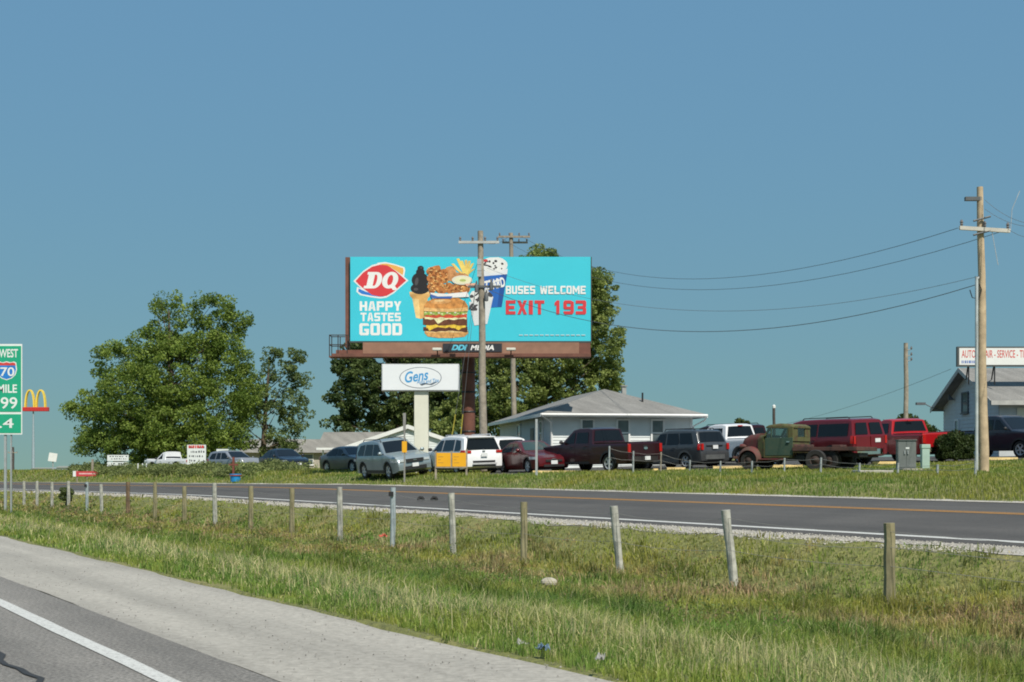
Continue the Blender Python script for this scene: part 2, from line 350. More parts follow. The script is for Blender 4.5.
# verge between highway and road
p, s, X, Y, d = scatter(3400000, 4.72, 17.0, 2, 190, 10.5, 1.7)
n = len(p)
edge_n = .5 + .5 * snoise(X, Y, 2.4, 1); big = snoise(X, Y, 7, 2); mid = snoise(X, Y, 2.2, 3); fine = snoise(X, Y, .7, 4)
keep = (p > 4.78 + .25 * edge_n * (.5 + .5 * fine)) & ((p < 16.7) | (rng.random(n) < .45))
p, s, X, Y, d, big, mid, fine = (q[keep] for q in (p, s, X, Y, d, big, mid, fine)); n = len(p)
h = .17 + .10 * np.clip(mid + .6 * big, -1, 1) + rng.normal(0, .05, n)
h *= np.interp(p, [4.7, 5.3, 6.2, 8, 10, 15, 16.7], [.55, .95, 1.3, 1.15, 1.0, .9, .6]); h = np.clip(h * .76, .05, .36)
col = lerp(GREEN, LUSH, np.clip(.5 + .7 * mid, 0, 1))
yl = np.clip(.22 + .5 * big + .3 * fine + np.interp(p, [4.8, 9, 12, 16], [0, -.15, .15, .25]), 0, 1) * .85; col = lerp(1, 0, yl) * 0 + col * (1 - yl)[:, None] + YEL * yl[:, None]
br = np.clip(np.interp(p, [9.5, 11.5, 14.5, 16], [-.5, .2, .42, .1]) + .75 * snoise(X, Y, 5.5, 9) + .25 * fine + .02, 0, 1) * .88; br *= rng.random(n) < .8
col = col * (1 - br)[:, None] + BROWN * br[:, None]
band = np.exp(-((p - 6.35 - .35 * big) / .75) ** 2); st = (rng.random(n) < .08 + .55 * band).astype(float) * (.45 + .4 * rng.random(n))
col = col * (1 - st)[:, None] + STRAW * st[:, None]
col *= rng.uniform(.7, 1.3, n)[:, None]
tuft = np.clip((snoise(X, Y, 1.3, 71, 2) + .5 * snoise(X, Y, 5, 72) - .35) * 2.2, 0, 1) * np.clip((p - 6.5) / 2, 0, 1)
h *= 1 + .75 * tuft; col *= (1 - .38 * tuft)[:, None]; bald = np.clip((snoise(X, Y, 2.1, 73, 3) - .3) * 2, 0, 1); h *= 1 - .45 * bald * np.clip((p - 9) / 2, 0, 1)
wd = .0062 * np.maximum(1, d / 9.5) * rng.uniform(.7, 1.5, n)
P = np.stack([X, Y, gzp(p, s)], 1)
g = link('verge_grass', blades('verge_grass', P, h, wd, col, .8), GRASS); tag(g, 'tall green and straw coloured grass in the ditch beside the highway', 'grass'); g['kind'] = 'stuff'
# seed stalks
p, s, X, Y, d = scatter(150000, 5.1, 15.5, 2, 120, 9, 1.3)
sel = rng.random(len(p)) < np.clip(.04 + .6 * np.exp(-((p - 6.2) / .6) ** 2) + .12 * np.clip(snoise(X, Y, 5, 12), 0, 1), 0, 1)
p, s, X, Y, d = (q[sel] for q in (p, s, X, Y, d)); n = len(p)
h = rng.uniform(.18, .36, n); c_ = STRAW * rng.uniform(.6, 1.1, n)[:, None]; rb = (p > 9) & (rng.random(n) < .6); c_[rb] = BROWN * rng.uniform(.7, 1.3, rb.sum())[:, None]
g = link('seed_stalks', blades('seed_stalks', np.stack([X, Y, gzp(p, s)], 1), h, .0045 * np.maximum(1, d / 9) * 1.2, c_, .4), GRASS); tag(g, 'thin dry straw seed stalks rising out of the ditch grass', 'grass'); g['kind'] = 'stuff'
# broad-leaved weeds in the ditch
def leaves(P, size, col, up=.3, aspect=.6):
    n = len(P); nrm = rng.normal(0, 1, (n, 3)); nrm[:, 2] = np.abs(nrm[:, 2]) * .6 + up; nrm /= np.linalg.norm(nrm, axis=1)[:, None]
    a = np.cross(nrm, rng.normal(0, 1, (n, 3))); a /= np.linalg.norm(a, axis=1)[:, None]; b_ = np.cross(nrm, a)
    sz = size[:, None]
    v = np.stack([P - a * sz, P - b_ * sz * aspect, P + a * sz, P + b_ * sz * aspect], 1)
    i = np.arange(n)[:, None] * 4
    tr = np.concatenate([i + [0, 1, 2], i + [0, 2, 3]], 1).reshape(-1, 3)
    return v.reshape(-1, 3), tr, np.repeat(col[:, None, :], 4, 1).reshape(-1, 3)
p, s, X, Y, d = scatter(60000, 8.5, 16.2, 2, 120, 9, .9)
sel = (snoise(X, Y, 4, 31) + .4 * snoise(X, Y, 1.2, 32) > .35) & (rng.random(len(p)) < .3); p, s, X, Y, d = (q[sel] for q in (p, s, X, Y, d)); k = 14
n = len(p); zc = gzp(p, s); hh = np.repeat(rng.uniform(.18, .42, n), k)
Q = np.stack([np.repeat(X, k) + rng.normal(0, .07, n * k), np.repeat(Y, k) + rng.normal(0, .07, n * k), np.repeat(zc, k) + hh * rng.random(n * k)], 1)
cc = np.repeat(np.where((rng.random(n) < .3)[:, None], np.array([.30, .22, .12]), np.array([.17, .22, .07])), k, 0) * rng.uniform(.7, 1.35, n * k)[:, None]
g = link('ditch_weeds', np_mesh('ditch_weeds', *leaves(Q, rng.uniform(.010, .024, n * k) * np.repeat(np.maximum(1, d / 22), k), cc)), LEAF); tag(g, 'low broad-leaved weeds among the ditch grass', 'weeds'); g['kind'] = 'stuff'
# far verge: from the road up to the parked cars
p, s, X, Y, d = scatter(2300000, 25.15, 50, -12, 210, 26, 1.7)
big = snoise(X, Y, 8, 41); mid = snoise(X, Y, 2.5, 42)
k = ((Y < 60.9 + .4 * big) | ((X < -1) & (p < 39 + big))) & ((p > 25.5) | (rng.random(len(p)) < .4)); p, s, X, Y, d, big, mid = (q[k] for q in (p, s, X, Y, d, big, mid)); n = len(p)
right = np.clip((30 - s) / 25, 0, 1)
h = (.13 + .06 * mid + .04 * big) * (1 + 1.0 * right * np.exp(-((p - 29.5) / 1.8) ** 2)) ; h = np.clip(h * np.interp(p, [25.1, 26.5, 31, 34, 37, 50], [.6, .9, 1, .6, .5, .5]) + rng.normal(0, .03, n), .04, .6)
h *= np.where(s > 72, 1.5, 1)
y_ = np.clip(.35 + .5 * big + .4 * mid, 0, 1) * .8
col = lerp(GREEN, LUSH, np.clip(.5 + .6 * mid, 0, 1)) * (1 - y_)[:, None] + YEL * y_[:, None]; st = (rng.random(n) < .14 + .14 * right) * .6
col = .86 * (col * (1 - st)[:, None] + STRAW * st[:, None]) * rng.uniform(.75, 1.3, n)[:, None]
g = link('roadside_grass', blades('roadside_grass', np.stack([X, Y, gzp(p, s)], 1), h, .014 * np.maximum(1, d / 26) * rng.uniform(.7, 1.4, n), col, .4), GRASS); tag(g, 'green grass bank between the road and the parked vehicles', 'grass'); g['kind'] = 'stuff'
# tall weeds on the bank, left of the vehicles
p, s, X, Y, d = scatter(16000, 26.6, 31, 78, 175, 300, 1)
n = len(p); k = 40; sel = (X / Y > -.31) & (rng.random(n) < np.clip(.35 + .5 * snoise(X, Y, 6, 51), .05, 1)); p, s, X, Y, d = (q[sel] for q in (p, s, X, Y, d)); n = len(p)
hh = np.repeat(np.clip(.48 + .3 * snoise(X, Y, 5, 52), .15, .9) * rng.uniform(.7, 1.2, n), k)
Q = np.stack([np.repeat(X, k) + rng.normal(0, .16, n * k), np.repeat(Y, k) + rng.normal(0, .16, n * k), np.repeat(gzp(p, s), k) + hh * rng.random(n * k)], 1)[:260000]
cc = (np.repeat(np.array([.19, .225, .08]) * rng.uniform(.7, 1.5, n)[:, None], k, 0) * rng.uniform(.7, 1.3, n * k)[:, None])[:260000]
g = link('bank_weeds', np_mesh('bank_weeds', *leaves(Q, rng.uniform(.04, .09, len(Q)), cc)), LEAF); tag(g, 'tall dull green weeds on the bank below the big round tree', 'weeds'); g['kind'] = 'stuff'
# gravel stones on the road shoulder and loose chips on the highway shoulder
def stones(name, label, p, s, size, cols, lift):
    X, Y = xy(p, s); n = len(p); base = np.array([(1, 0, 0), (-.5, .87, 0), (-.5, -.87, 0), (.1, .1, .8)])
    v = base[None] * (size[:, None, None] * rng.uniform(.5, 1.2, (n, 4, 1))); a = rng.uniform(0, 6.28, n); ca, sa = np.cos(a), np.sin(a)
    v = np.stack([v[..., 0] * ca[:, None] - v[..., 1] * sa[:, None], v[..., 0] * sa[:, None] + v[..., 1] * ca[:, None], v[..., 2]], 2)
    v += np.stack([X, Y, gzp(p, s) + lift], 1)[:, None, :]
    i = np.arange(n)[:, None] * 4; tr = np.concatenate([i + [0, 1, 3], i + [1, 2, 3], i + [2, 0, 3]], 1).reshape(-1, 3)
    g = link(name, np_mesh(name, v.reshape(-1, 3), tr, np.repeat(cols[:, None], 4, 1).reshape(-1, 3)), STONE); tag(g, label, 'gravel'); g['kind'] = 'stuff'
STONE = leafy('stone_chips', .9, .0)
p, s, X, Y, d = scatter(45000, 16.75, 17.35, 0, 90, 25, 1.2)
sel = snoise(X, Y, 3, 61) > -.7 + (17.2 - p) * 1.6; p, s, d = p[sel], s[sel], d[sel]
stones('gravel_stones', 'pale loose gravel along the near edge of the road', p, s, rng.uniform(.008, .024, len(p)) * np.maximum(1, d / 40), np.array([.42, .40, .35]) * rng.uniform(.5, 1.35, len(p))[:, None], .015)
p, s, X, Y, d = scatter(2600, 3.0, 4.9, 4, 40, 12, 1)
stones('loose_chips', 'scattered dark chips lying on the highway shoulder', p, s, rng.uniform(.004, .012, len(p)), np.array([.22, .21, .19]) * rng.uniform(.3, 1.6, len(p))[:, None], .002)

def tree(name, label, px, Y, blobs, leaf=.135, dens=1.0, c0=(.05, .085, .018), c1=(.13, .17, .04), trunk_r=.4, group=None, clump=.75, cat='tree', depth=None):
    base = at(px, Y); k = Y / F; root = thing(name, label, cat, base, 0, group)
    Ps = []; Cs = []; Ss = []; tips = []
    for bx, by, rx, ry, dy in blobs:
        c = np.array([(bx - 512) * k, Y + dy, zat(by, Y)]) - np.array(base); rr = np.array([rx * k, (depth or (rx + ry) / 2 * k), ry * k])
        nc = max(6, int(dens * 2.1 * (rr[0] * rr[2] + rr[0] * rr[1] + rr[1] * rr[2]) / clump ** 2))
        dv = rng.normal(0, 1, (nc, 3)); dv /= np.linalg.norm(dv, axis=1)[:, None]
        cen = c + dv * rr * rng.uniform(.55, 1.0, (nc, 1)); tips += [Vector(q) for q in cen[::14]]
        for q in cen:
            m = int(rng.uniform(60, 120)); r = clump * rng.uniform(.5, 1.05)
            e = rng.normal(0, 1, (m, 3)); e /= np.linalg.norm(e, axis=1)[:, None]
            pt = q + e * r * rng.uniform(.35, 1, (m, 1)) ** .5 * np.array([1, 1, .72])
            Ps.append(pt); tone = rng.uniform(0, 1); Cs.append((np.array(c0) + (np.array(c1) - np.array(c0)) * np.clip(tone + rng.normal(0, .18, (m, 1)), 0, 1)) * rng.uniform(.8, 1.2, (m, 1))); Ss.append(rng.uniform(.6, 1.25, m) * leaf)
    P = np.concatenate(Ps); ok = P[:, 2] > .15; Cc = np.concatenate(Cs)[ok]; Ss = np.concatenate(Ss)[ok]
    link('crown', np_mesh('crown', *leaves(P[ok], Ss, Cc, .25, .62)), LEAF, root)
    top = max(q.z for q in tips); mb = MB(); lean = (rng.normal(0, .15), rng.normal(0, .15))
    cx = float(np.mean([q.x for q in tips])); cy = float(np.mean([q.y for q in tips]))
    path = [(0, 0, -.4), (0, 0, .2), (cx * .1 + lean[0] * .4, cy * .1, top * .25), (cx * .35, cy * .35, top * .5), (cx * .6, cy * .6, top * .75), (cx * .8, cy * .8, top * .95)]
    mb.tube(path, [trunk_r * 1.35, trunk_r * 1.1, trunk_r * .85, trunk_r * .6, trunk_r * .35, .05], 10); mb.build('trunk', BARK, root, 50)
    mb = MB()
    for tp in tips:
        f = min(.9, max(.18, (tp.z / top) * .75 - .05)); z0 = top * f; i = 1
        a = Vector((cx * f * .8, cy * f * .8, z0)); m = a.lerp(tp, .5) + Vector((0, 0, -.05 * (tp - a).length)); r0 = trunk_r * .28 * (1 - f * .6)
        mb.tube([a, m, tp], [r0, r0 * .6, .015], 5, False)
    mb.build('limb', BARK, root, 60)
    return root
tree('broad_tree', 'big bright green tree with stepped crown behind the small white signs', 172, 128, [(167, 306, 15, 16, 0), (211, 311, 26, 17, 0), (240, 321, 13, 12, 0), (152, 345, 26, 24, 0), (192, 340, 38, 24, 0), (114, 364, 23, 24, 0), (86, 406, 18, 20, 0), (90, 440, 17, 18, 0), (178, 378, 52, 42, -1),
    (228, 358, 24, 36, 0), (140, 402, 45, 40, -2), (112, 420, 30, 36, 0), (222, 415, 38, 42, -1), (190, 444, 66, 20, -2), (178, 425, 40, 30, -3), (130, 445, 45, 20, -2), (245, 385, 14, 24, 0)], .115, 1.15, c0=(.10, .165, .028), c1=(.28, .37, .075), clump=.85)
tree('slender_tree', 'thinner darker tree with open crown beside the big round tree', 262, 133, [(282, 366, 26, 18, 0), (298, 372, 13, 18, 0), (290, 398, 22, 22, 0), (262, 425, 30, 34, 0), (255, 390, 26, 30, 0), (297, 420, 14, 18, 0), (280, 442, 22, 14, 0)],
      .12, .46, (.09, .14, .045), (.21, .27, .09), .3, clump=.7)
tree('dark_tree', 'dense dark green tree behind the white oval-logo sign', 405, 138, [(372, 378, 36, 18, 0), (352, 398, 26, 20, 0), (402, 402, 42, 26, 0), (440, 378, 34, 28, 0), (345, 424, 20, 12, 0), (395, 424, 38, 14, 0), (350, 365, 20, 12, 1), (430, 412, 40, 24, 1),
    (420, 345, 50, 30, 3), (375, 350, 36, 20, 2)], .16, .9, (.05, .09, .03), (.15, .20, .06), .4)
tree('tall_tree', 'tall leafy tree towering behind the billboard and the hip-roofed house', 545, 134, [(540, 268, 32, 18, 0), (585, 292, 30, 30, 0), (602, 345, 22, 42, 0), (560, 340, 48, 55, 0), (520, 385, 36, 40, -1), (500, 330, 50, 45, 0), (580, 385, 38, 26, 0), (478, 395, 34, 40, -1),
    (460, 425, 40, 26, -1), (598, 300, 20, 28, 0), (612, 375, 13, 20, 0), (545, 255, 14, 9, 0), (520, 425, 40, 24, 0)], .135, .92, (.12, .175, .05), (.31, .37, .11), .5)
tree('distant_tree', 'tiny far-off treetop showing above the white pickup', 742, 230, [(742, 424, 5, 6, 0), (741, 432, 8, 6, 0)], .25, 1, (.05, .07, .02), (.1, .13, .04), .2)
tree('distant_tree', 'far round green tree showing past the red pickup tailgate', 915, 150, [(905, 424, 12, 9, 0), (922, 430, 14, 9, 0), (890, 430, 14, 8, 0), (912, 440, 26, 10, 0)], .2, 1, (.04, .07, .018), (.1, .14, .038), .3)
tree('clipped_bush', 'rounded dark green bush beside the tall wooden utility pole', 956, 61, [(944, 447, 7, 13, 0), (951, 442, 8, 11, 0), (960, 442, 8, 11, .2), (956, 452, 17, 9, 0), (970, 446, 7, 13, .2), (965, 454, 10, 7, .1)], .055, 1.7, (.03, .055, .016), (.07, .10, .03), .08, clump=.26, cat='bush')
tree('fence_bush', 'small dark round bush growing at the wooden post fence', 66, 70, [(66, 493, 5, 6, 0), (67, 496, 6, 5, 0)], .07, 1.6, (.07, .10, .03), (.14, .18, .06), .05, clump=.2, cat='bush')

# ------------------------------------------------------------------ buildings
SHING = asphalt('grey_shingles', (.15, .15, .143), (.26, .255, .24), 14, (.9, 1.1), .5)
SHING2 = asphalt('tan_shingles', (.17, .162, .142), (.27, .258, .23), 12, (.9, 1.1), .5)
WHITE = M('white_trim', (.74, .75, .74), .55, 0, .06, 2); SIDING = M('white_siding', (.66, .70, .70), .5, 0, .06, 2)
GREYS = M('grey_siding', (.52, .55, .56), .6, 0, .08, 2); WGLASS = M('window_glass', (.10, .13, .14), .08, 0, .3, 1.5)
CREAM = M('cream_door', (.72, .68, .55), .5, 0, .05, 2); CONC = M('concrete', (.42, .40, .36), .9, 0, .2, 6, .3)
GALV = M('galvanised', (.46, .49, .50), .5, .5, .12, 6); WOOD = M('weathered_wood', (.29, .255, .205), .9, 0, .3, 4, .6)
TANW = M('fresh_wood', (.46, .36, .24), .9, 0, .25, 3, .5)
def siding(parent, x0, x1, z0, z1, y, mat, step=.16, gable=None, axis='x'):
    # overlapping clapboards; axis x: wall along x at y facing -y; axis y: wall along y at x=y facing -x
    mb = MB(); z = z0
    while z < z1 - .02:
        zt = min(z + step, z1); a, b_ = x0, x1
        if gable: a, b_ = gable(z, zt)
        if b_ - a < .05: break
        if axis == 'x': q = [(a, y - .025, z), (b_, y - .025, z), (b_, y, zt), (a, y, zt)]; l = [(a, y - .025, z), (b_, y - .025, z), (b_, y, z), (a, y, z)]
        else: q = [(y - .025, a, z), (y - .025, b_, z), (y, b_, zt), (y, a, zt)]; l = [(y - .025, a, z), (y - .025, b_, z), (y, b_, z), (y, a, z)]
        mb.poly(q); mb.poly(l); z += step
    o = mb.build('siding', mat, parent); o['kind'] = 'stuff'; return o
def window(parent, x, z, wd, ht, y, mull=True, axis='x', frame=WHITE):
    def bx(mb, a0, a1, d0, d1, z0, z1):
        if axis == 'x': mb.box(a0, a1, y + d0, y + d1, z0, z1)
        else: mb.box(y + d0, y + d1, a0, a1, z0, z1)
    mb = MB(); f = .09
    bx(mb, x - wd / 2 - f, x - wd / 2, -.07, .03, z - f, z + ht + f); bx(mb, x + wd / 2, x + wd / 2 + f, -.07, .03, z - f, z + ht + f)
    bx(mb, x - wd / 2, x + wd / 2, -.065, .03, z + ht, z + ht + f); bx(mb, x - wd / 2, x + wd / 2, -.065, .03, z - f, z)
    if mull: bx(mb, x - wd / 2, x + wd / 2, -.055, .02, z + ht * .48, z + ht * .54)
    w_ = mb.build('window', frame, parent)
    mb = MB(); bx(mb, x - wd / 2, x + wd / 2, -.035, -.03, z, z + ht); mb.build('pane', WGLASS, w_)
    mb = MB(); bx(mb, x - wd / 2 - .13, x + wd / 2 + .13, -.12, -.03, z - f - .05, z - f); mb.build('sill', frame, w_); return w_
# hip-roofed house: origin under the near eave corner, turned 10 degrees
HA = Vector((1.47, 72, 0)); HA.z = gz(4, 74); HR = R(10)
house = thing('hip_roofed_house', 'low white sided house with grey hip roof behind the maroon pickup', 'house', HA, HR)
zE = zat(413.3, 72) - HA.z; e = .62; FW, FD = 8.75, 17.0; rise = zat(389, 77) - HA.z
def hx(px):                                               # where a sight line in column px crosses the front wall
    k_ = (px - 512) / F; c_, s_ = math.cos(HR), math.sin(HR); ox, oy = HA.x - s_ * e, HA.y + c_ * e
    return (k_ * oy - ox) / (c_ - k_ * s_)
xl, xr, yb = e, FW - e, FD - e
mb = MB(); mb.box(xl + .03, xr, e + .03, yb, -.8, zE - .02); mb.build('wall', SIDING, house)
siding(house, xl, xr, -.5, zE - .05, e + .03, SIDING); siding(house, e, yb, -.5, zE - .05, xl + .03, GREYS, axis='y')
A, B_, C_, D = (0, 0, zE), (FW, 0, zE), (FW, FD, zE), (0, FD, zE); R1, R2 = (FW / 2, FW / 2, rise), (FW / 2, FD - FW / 2, rise)
mb = MB()
for q in ([A, B_, R1], [B_, C_, R2, R1], [C_, D, R2], [D, A, R1, R2]): mb.poly(q)
mb.poly([(x, y, z - .03) for x, y, z in (A, B_, C_, D)]); roof = mb.build('roof', SHING, house)
mb = MB(); mb.box(-.03, FW + .03, -.03, -.003, zE - .17, zE + .01); mb.box(-.03, -.003, 0, FD, zE - .17, zE - .0); mb.box(FW + .003, FW + .03, 0, FD, zE - .17, zE); mb.build('fascia', WHITE, house)
mb = MB(); mb.tube([(0, -.09, zE - .06), (FW, -.09, zE - .06)], .06, 8); mb.build('gutter', WHITE, house, 40)
for q in ([(FW - .05, -.08, zE - .1), (FW - .1, .1, zE - .3), (xr + .06, e - .06, zE - .6), (xr + .06, e - .06, .1)], [(.05, -.05, zE - .1), (xl + .02, e - .1, zE - .45), (xl + .02, e - .1, .1)]): mb = MB(); mb.tube(q, .045, 6); mb.build('downspout', WHITE, house, 40)
for q in (xl - .0, xr - .08): mb = MB(); mb.box(q - .02, q + .1, e - .05, e + .01, -.4, zE - .1); mb.build('corner_board', WHITE, house)
for c in (587.5, 623, 657.5): window(house, hx(c), zE - 1.62, .56, 1.3, e + .0)
window(house, 3.0, zE - 1.55, .7, 1.2, xl, axis='y'); window(house, 9.5, zE - 1.55, .9, 1.2, xl, axis='y')
mb = MB(); mb.box(xl - .03, xl + .01, 5.2, 6.1, -.3, zE - .6); d_ = mb.build('door', M('dark_door', (.10, .11, .11), .5), house); mb = MB(); mb.blob((xl - .06, 5.3, .8), (.03, .03, .03)); mb.build('handle', CHROME, d_)
mb = MB(); mb.box(FW / 2 + 1.15, FW / 2 + 1.38, 5.0, 5.25, rise - .7, rise + .15); mb.box(FW / 2 + 1.1, FW / 2 + 1.43, 4.95, 5.3, rise + .19, rise + .25); mb.box(FW / 2 + 1.2, FW / 2 + 1.33, 5.05, 5.2, rise + .14, rise + .2); mb.build('chimney', M('vent_metal', (.30, .31, .30), .6), roof)
mb = MB(); mb.tube([(FW / 2 + 1.5, 2.1, rise - 1.1), (FW / 2 + 1.5, 2.1, rise - .3)], .05, 8); mb.build('vent_pipe', BLACK, roof)
# gable house with carport
Y1 = 118; GB = at(400, Y1); K = F / Y1
gh = thing('gable_house', 'white gable-fronted house with grey carport roof behind the silver SUV', 'house', GB)
lx = lambda px: (px - 512) / K - GB.x; lz = lambda py, Y=Y1: zat(py, Y) - GB.z
apx, az = lx(408), lz(425); fx0, fz = lx(336), lz(449.5); fx1 = 2 * apx - fx0
mb = MB(); mb.prism([(fx0 + .7, -.6), (fx1 - .7, -.6), (fx1 - .7, fz + .1), (apx, az - .3), (fx0 + .7, fz + .1)], 0, 12); mb.build('wall', SIDING, gh)
def gab(z0, z1):
    zz = max(z1, z0); t_ = max(0, (zz - fz - .1) / (az - .3 - fz - .1)); h_ = (apx - fx0 - .7) * (1 - t_); return apx - h_, apx + h_
siding(gh, 0, 0, -.3, az - .35, -.005, SIDING, .2, gab)
mb = MB()
for sx in (-1, 1):
    ex = apx + sx * (apx - fx0); mb.add([(apx, -.25, az), (ex, -.25, fz), (ex, 12.3, fz), (apx, 12.3, az), (apx, -.25, az - .12), (ex, -.25, fz - .12), (ex, 12.3, fz - .12), (apx, 12.3, az - .12)], [(0, 1, 2, 3), (4, 5, 6, 7), (0, 1, 5, 4), (1, 2, 6, 5), (2, 3, 7, 6)])
mb.build('roof', SHING2, gh)
mb = MB()
for sx in (-1, 1):
    ex = apx + sx * (apx - fx0); mb.add([(apx, -.29, az + .03), (ex, -.29, fz + .03), (ex, -.29, fz - .3), (apx, -.29, az - .3), (apx, -.26, az + .03), (ex, -.26, fz + .03), (ex, -.26, fz - .3), (apx, -.26, az - .3)], [(0, 1, 2, 3), (4, 5, 6, 7), (0, 1, 5, 4), (2, 3, 7, 6), (1, 2, 6, 5)])
mb.build('rake_board', WHITE, gh)
cz, ez = lz(432, 122), lz(448); c0, c1 = lx(317), lx(386)
mb = MB(); mb.add([(c0, -.4, ez), (c1, -.4, ez), (c1, 4.2, cz), (c0, 4.2, cz), (c1, 9, ez), (c0, 9, ez), (c0, -.4, ez - .1), (c1, -.4, ez - .1), (c0, 9, ez - .1)], [(0, 1, 2, 3), (3, 2, 4, 5), (0, 1, 7, 6), (0, 3, 5, 8, 6)]); mb.build('carport_roof', SHING2, gh)
mb = MB(); mb.box(c0, c1 - 1.2, -.45, -.41, ez - .16, ez + .02); mb.build('fascia', WHITE, gh)
for q in (c0 + .45, c0 + 2.6): mb = MB(); mb.box(q, q + .12, -.1, .02, -.6, ez - .1); mb.build('carport_post', WHITE, gh)
mb = MB(); mb.box(apx - 3.6, apx - .6, -.06, -.04, -.3, 1.9); mb.build('garage_door', M('garage_white', (.7, .7, .69), .5), gh)
# tan roofed house far behind the slender tree
TB = at(290, 158); th = thing('tan_house', 'low house with wide tan grey roof behind the slender tree', 'house', TB, R(8))
mb = MB(); mb.box(-5, 5.2, 0, 7, -.6, 2.3); mb.build('wall', M('tan_wall', (.42, .39, .33), .7), th)
mb = MB(); hz = zat(438, 155) - TB.z; mb.add([(-5.6, -.6, 2.2), (5.8, -.6, 2.2), (5.2, 3.5, hz), (-5, 3.5, hz), (5.8, 7.6, 2.2), (-5.6, 7.6, 2.2)], [(0, 1, 2, 3), (3, 2, 4, 5), (1, 4, 2), (0, 3, 5)]); mb.build('roof', SHING2, th)
for q in (-2.5, 2): window(th, q, .9, 1.0, 1.1, -.0)
# auto repair shop
SX = 24.05; SB = Vector((SX, 70.3, gz(SX, 70.3))); shop = thing('repair_shop', 'grey gabled repair shop with shingle roof behind the tall utility pole', 'building', SB)
sz = lambda py, Y: zat(py, Y) - SB.z
ea = sz(401, 70); ap = sz(368, 74.8); D_ = 9.0; OV = .55
mb = MB(); mb.prism([(0, -.8), (D_, -.8), (D_, ea + .12), (D_ / 2, ap - .15), (0, ea + .12)], .03, 16, 'x'); mb.build('wall', GREYS, shop)
def gab2(z0, z1): t_ = max(0, (z1 - ea - .1) / (ap - .2 - ea - .1)); return D_ / 2 * t_, D_ - D_ / 2 * t_
siding(shop, 0, 0, -.4, ap - .2, .025, GREYS, .2, gab2, 'y')
mb = MB()
for y_, sg in ((-OV, 1), (D_ + OV, -1)):
    mb.add([(-OV, y_, ea), (16.5, y_, ea), (16.5, D_ / 2, ap), (-OV, D_ / 2, ap), (-OV, y_, ea - .13), (16.5, y_, ea - .13), (16.5, D_ / 2, ap - .13), (-OV, D_ / 2, ap - .13)], [(0, 1, 2, 3), (4, 5, 6, 7), (0, 1, 5, 4), (0, 3, 7, 4), (1, 2, 6, 5)])
mb.build('roof', SHING, shop)
mb = MB()
for y_ in (-OV, D_ + OV): mb.add([(-OV - .03, y_, ea + .02), (-OV - .03, D_ / 2, ap + .02), (-OV - .03, D_ / 2, ap - .22), (-OV - .03, y_, ea - .22), (-OV - .004, y_, ea + .02), (-OV - .004, D_ / 2, ap + .02), (-OV - .004, D_ / 2, ap - .22), (-OV - .004, y_, ea - .22)], [(0, 1, 2, 3), (4, 5, 6, 7), (0, 1, 5, 4), (2, 3, 7, 6)])
mb.build('rake_board', M('grey_trim', (.42, .42, .40), .6), shop)
mb = MB(); mb.box(-OV, 16.5, -OV - .04, -OV - .004, ea - .2, ea + .01); mb.build('fascia', M('grey_trim', (.42, .42, .40)), shop)
mb = MB(); mb.box(.9, 14, -.06, -.01, -.5, ea - .32); gd = mb.build('garage_door', CREAM, shop)
for i in range(3): mb = MB(); mb.box(.9, 14, -.075, -.062, .55 + i * .6, .58 + i * .6); mb.build('door_rail', WHITE, gd)
DARKF = M('dark_frame', (.10, .11, .12), .6)
window(shop, 5.1, 2.45, .9, .95, .0, axis='y', frame=DARKF); window(shop, 6.5, 1.3, .5, .7, .0, axis='y', frame=WHITE, mull=False)
mb = MB()
for y_ in (2.1, 6.9): mb.prism([(-.35, ea + (min(y_, D_ - y_)) * .42 - .5), (.0, ea + min(y_, D_ - y_) * .42 - .5), (-.35, ea + min(y_, D_ - y_) * .42 - .15)], y_, y_ + .12)
mb.build('eave_bracket', DARKF, shop)
mb = MB(); mb.tube([(.0, D_ - .2, ea - .15), (-.7, D_, ea + .1), (-1.0, D_ + .2, ea + .3)], .03, 6); mb.box(-1.45, -.95, D_ + .1, D_ + .35, ea + .22, ea + .36); mb.build('yard_light', DARKF, shop)
# roof sign of the shop
RB = Vector((22.3, 71.2, 0)); zb0, zb1 = zat(366.5, 71.2), zat(346.5, 71.2); RB.z = zb0
rs = thing('roof_sign', 'long white auto repair sign on the shop roof with red letters', 'sign', RB)
mb = MB(); mb.box(0, 12, 0, .22, 0, zb1 - zb0); mb.build('sign_cabinet', M('sign_frame', (.08, .09, .09), .5), rs)
mb = MB(); mb.box(.09, 11.9, -.02, -.002, .08, zb1 - zb0 - .08); mb.build('sign_face', M('sign_white', (.78, .79, .77), .4, 0, .04, 2), rs)
mb = MB(); pm = 71.2 / F; u = lambda px: (px - 512) * pm - RB.x; text_on(mb, 'AUTO REPAIR - SERVICE - TIRES', u(961.5), u(961.5) + 3.5, .44, .82, -.026, off=.004); mb.build('lettering', M('sign_red', (.62, .05, .04), .5), rs)
mb = MB(); x_ = u(961.5)
for q in (.05, .04, .07, .05, .09, .05, .06, .04, .07): mb.box(x_, x_ + q, -.024, -.021, .16, .30); x_ += q + .04
mb.build('small_print', M('sign_blue', (.08, .16, .45), .5), rs)
for q in (.6, 1.9, 4.5, 8): mb = MB(); mb.tube([(q, .2, .1), (q + .35, 1.6, -.55)], .035, 6); mb.tube([(q, .11, 0), (q, .11, -.9)], .035, 6); mb.build('support', BLACK, rs)

